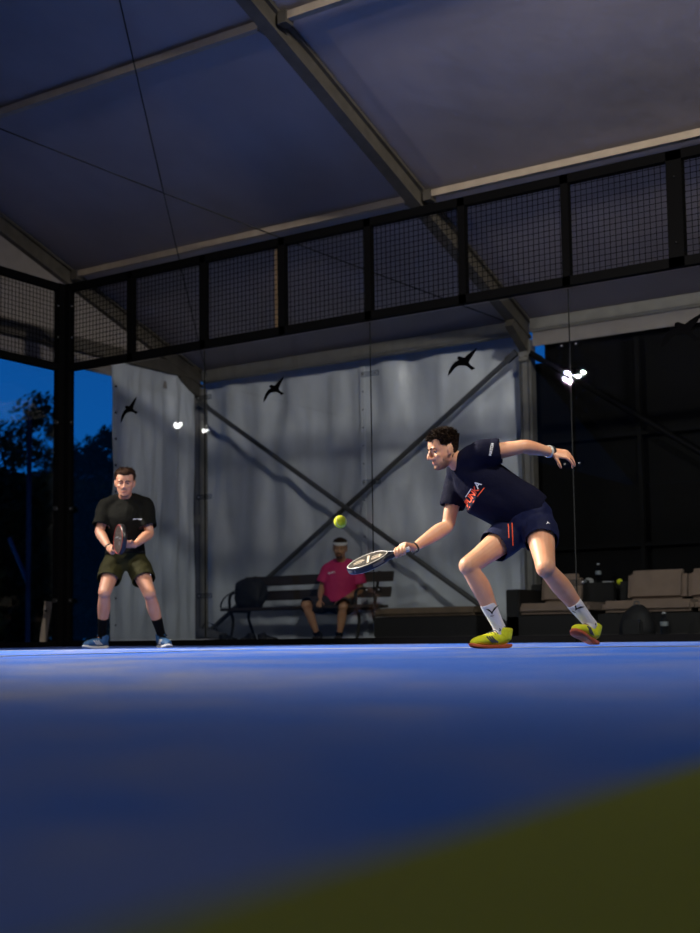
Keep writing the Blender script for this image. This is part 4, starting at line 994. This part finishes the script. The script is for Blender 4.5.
# side table with drinks behind the chair
TZ = .60
t = thing('side_table', 'black side table between the lounge chair and the sofa', 'table', (4.80, 3.50, 0))
b = B(); box(b, (4.80, 3.50, TZ-.02), (.62, .16, .04), bev=.006); obj('table_top', b, M['wicker'], t)
for x in (4.54, 5.06):
    b = B(); box(b, (x, 3.50, (TZ-.04)/2), (.05, .12, TZ-.04)); obj('leg', b, M['wicker'], t)
def bottle(c, h, lab, r=.033):
    c = Vector(c); t = thing('water_bottle', lab, 'bottle', c, 'clear water bottles')
    b = B(); lathe(b, [(r*.8, 0), (r, .01), (r, h*.35), (r*.93, h*.42), (r, h*.5), (r, h*.7), (r*.5, h*.88), (r*.42, h*.95)], c, 18); obj('bottle_body', b, M['pet'], t)
    b = B(); lathe(b, [(r*.46, h*.94), (r*.46, h)], c, 14); obj('cap', b, M['capm'], t)
    b = B(); lathe(b, [(r*1.01, h*.50), (r*1.01, h*.66)], c, 18); obj('bottle_label', b, M['label'], t)
bottle((4.78, 3.50, TZ), .25, 'clear water bottle standing on the black side table')
bottle((5.98, 2.18, 0), .27, 'clear water bottle standing on the floor before the sofa', .04)
t = thing('tape_roll', 'grey roll standing on the side table left of the bottle', 'roll', (4.68, 3.47, TZ))
b = B(); c = V(4.68, 3.47, TZ+.045); tube(b, [c+V(0, .03, 0), c-V(0, .03, 0)], [.045, .045], V(1, 0, 0), 20, 1); obj('roll', b, M['paper'], t)
b = B(); tube(b, [c-V(0, .029, 0), c-V(0, .034, 0)], [.02, .02], V(1, 0, 0), 16, 1); obj('core', b, M['hole'], t)
b = B(); box(b, (4.90, 3.48, TZ+.022), (.13, .10, .044), bev=.01); tag(obj('folded_cloth', b, M['paper'], None, (4.90, 3.48, TZ)), 'small grey folded cloth on the side table right of the bottle', 'cloth')
c = V(5.03, 3.49, TZ+.034); b = B(); ell(b, c, .0335, seg=20); tag(obj('tennis_ball', b, M['ballm'], None, c), 'yellow ball lying at the right end of the black side table', 'ball')
# backpack before the sofa
c = V(5.66, 2.30, 0); t = thing('backpack', 'black backpack on the floor in front of the sofa', 'backpack', c)
b = B(); tube(b, [c+V(0, 0, .02), c+V(0, 0, .10), c+V(0, .02, .24), c+V(0, .05, .34)], [(.16, .11), (.185, .14), (.15, .11), (.06, .05)], V(1, 0, 0), 24, 5); obj('pack_body', b, M['bagb'], t)
b = B(); box(b, c+V(0, -.13, .12), (.20, .06, .16), bev=.02); obj('front_pocket', b, M['bagb'], t)
b = B(); tube(b, [c+V(-.03, 0, .34), c+V(-.02, 0, .38), c+V(.02, 0, .38), c+V(.03, 0, .34)], [.007]*4, V(0, 1, 0), 8, 4); obj('handle', b, M['bagm'], t)
# leaning board by the corner
t = thing('board', 'pale board leaning outside the left side glass beside the corner post', 'board', (-.19, 0, 0))
b = B(); bar(b, (-.29, -.02, .0), (-.24, .02, .50), .080, .02, V(-.54, .83, .1)); obj('plank', b, M['board'], t, smooth=False)
b = B(); ell(b, (-.245, -.02, .40), .014, seg=10); obj('bolt', b, M['iron'], t)
# blue neighbouring court post, built in place of blue reflection streaks in the glass
def blue_post(px, Z, h, lab, br=None):
    p = onground(at(px, 600, Z)); t = thing('steel_post', lab, 'post', p)
    b = B(); box(b, p+V(0, 0, h/2), (.055, .055, h)); obj('post', b, M['bluep'], t, smooth=False)
    b = B(); box(b, p+V(0, 0, .01), (.2, .2, .02)); obj('base_plate', b, M['bluep'], t, smooth=False)
    if br: b = B(); bar(b, p+V(0, 0, br[0]), p+br[1], .05, .05); obj('brace', b, M['bluep'], t, smooth=False)
blue_post(28, 20, 3.6, 'blue steel post of the next court, standing in for blue reflection streaks in the left side glass', (.95, V(-1.1, .6, 1.75)))
# trees beyond
def tree(p, h, r, lab, seed):
    random.seed(seed); p = Vector(p); t = thing('tree', lab, 'tree', p, 'dark trees outside the tent')
    b = B(); tube(b, [p, p+V(.1, 0, h*.35), p+V(-.05, .1, h*.8)], [.16, .12, .04], V(1, 0, 0), 8, 3)
    for k in range(6):
        a = k*1.05; tube(b, [p+V(0, 0, h*(.3+.07*k)), p+V(math.cos(a)*r*.6, math.sin(a)*r*.6, h*(.5+.07*k))], [.05, .015], V(0, 0, 1), 6, 3)
    obj('trunk', b, M['bark'], t)
    vs, fs = [], []
    cl = []
    for k in range(46):
        a = random.uniform(0, 2*PI); q = random.random()**.6; zz = random.uniform(.10, 1)
        rr = r*q*math.sqrt(max(.05, 1-((zz-.45)/.62)**2)); cl.append((p+V(math.cos(a)*rr, math.sin(a)*rr, h*zz), random.uniform(.25, .55)*r*.5))
    for c, cr_ in cl:
        for k in range(170):
            d = V(random.gauss(0, 1), random.gauss(0, 1), random.gauss(0, 1)).normalized()*cr_*random.random()**.4; x = c+d
            if x.z < .1: continue
            s = random.uniform(.05, .10); n = V(random.gauss(0, 1), random.gauss(0, 1), random.gauss(0, 1)).normalized(); a_ = n.orthogonal().normalized(); b_ = n.cross(a_)
            i = len(vs); vs += [x-a_*s, x-b_*s*.45, x+a_*s, x+b_*s*.45]; fs.append((i, i+1, i+2, i+3))
    me = bpy.data.meshes.new('foliage'); me.from_pydata([tuple(v) for v in vs], [], fs); obj('foliage', me, M['leaf'], t, smooth=False)
for px, Zt, h, r, lab, sd in ((10, 30, 5.6, 1.9, 'tall dark tree at the left edge, beyond the side glass', 1), (62, 36, 5.6, 1.9, 'dark tree directly behind the corner post', 2), (98, 30, 4.9, 1.5, 'dark tree between the corner post and the white side sheet', 3), (135, 37, 4.6, 1.8, 'dark tree mostly behind the white side sheet', 4), (-50, 36, 5.4, 1.9, 'dark tree beyond the left edge of the glass', 5)):
    tree(onground(at(px, 600, Zt)), h, r, lab, sd)
# dark hedge closing the view under the trees
b = B(); random.seed(5); h0, h1 = onground(at(-90, 600, 25)), onground(at(150, 600, 25)); d = h1-h0; vs, fs = [], []
for k in range(24000):
    u = random.random(); x = h0 + d*u + V(random.gauss(0, .25), random.gauss(0, .35), random.random()**.8*(3.2+.5*noise.noise(V(u*9, 0, 0))))
    s = random.uniform(.08, .16); n = V(random.gauss(0, 1), random.gauss(0, 1), random.gauss(0, 1)).normalized(); a_ = n.orthogonal().normalized(); b_ = n.cross(a_)
    i = len(vs); vs += [x-a_*s, x-b_*s*.5, x+a_*s, x+b_*s*.5]; fs.append((i, i+1, i+2, i+3))
me = bpy.data.meshes.new('hedge'); me.from_pydata([tuple(v) for v in vs], [], fs)
tag(obj('hedge', me, M['leaf'], None, onground((h0+h1)/2), smooth=False), 'long dark hedge below the trees outside the tent', 'hedge', None, 'stuff'); b.free()
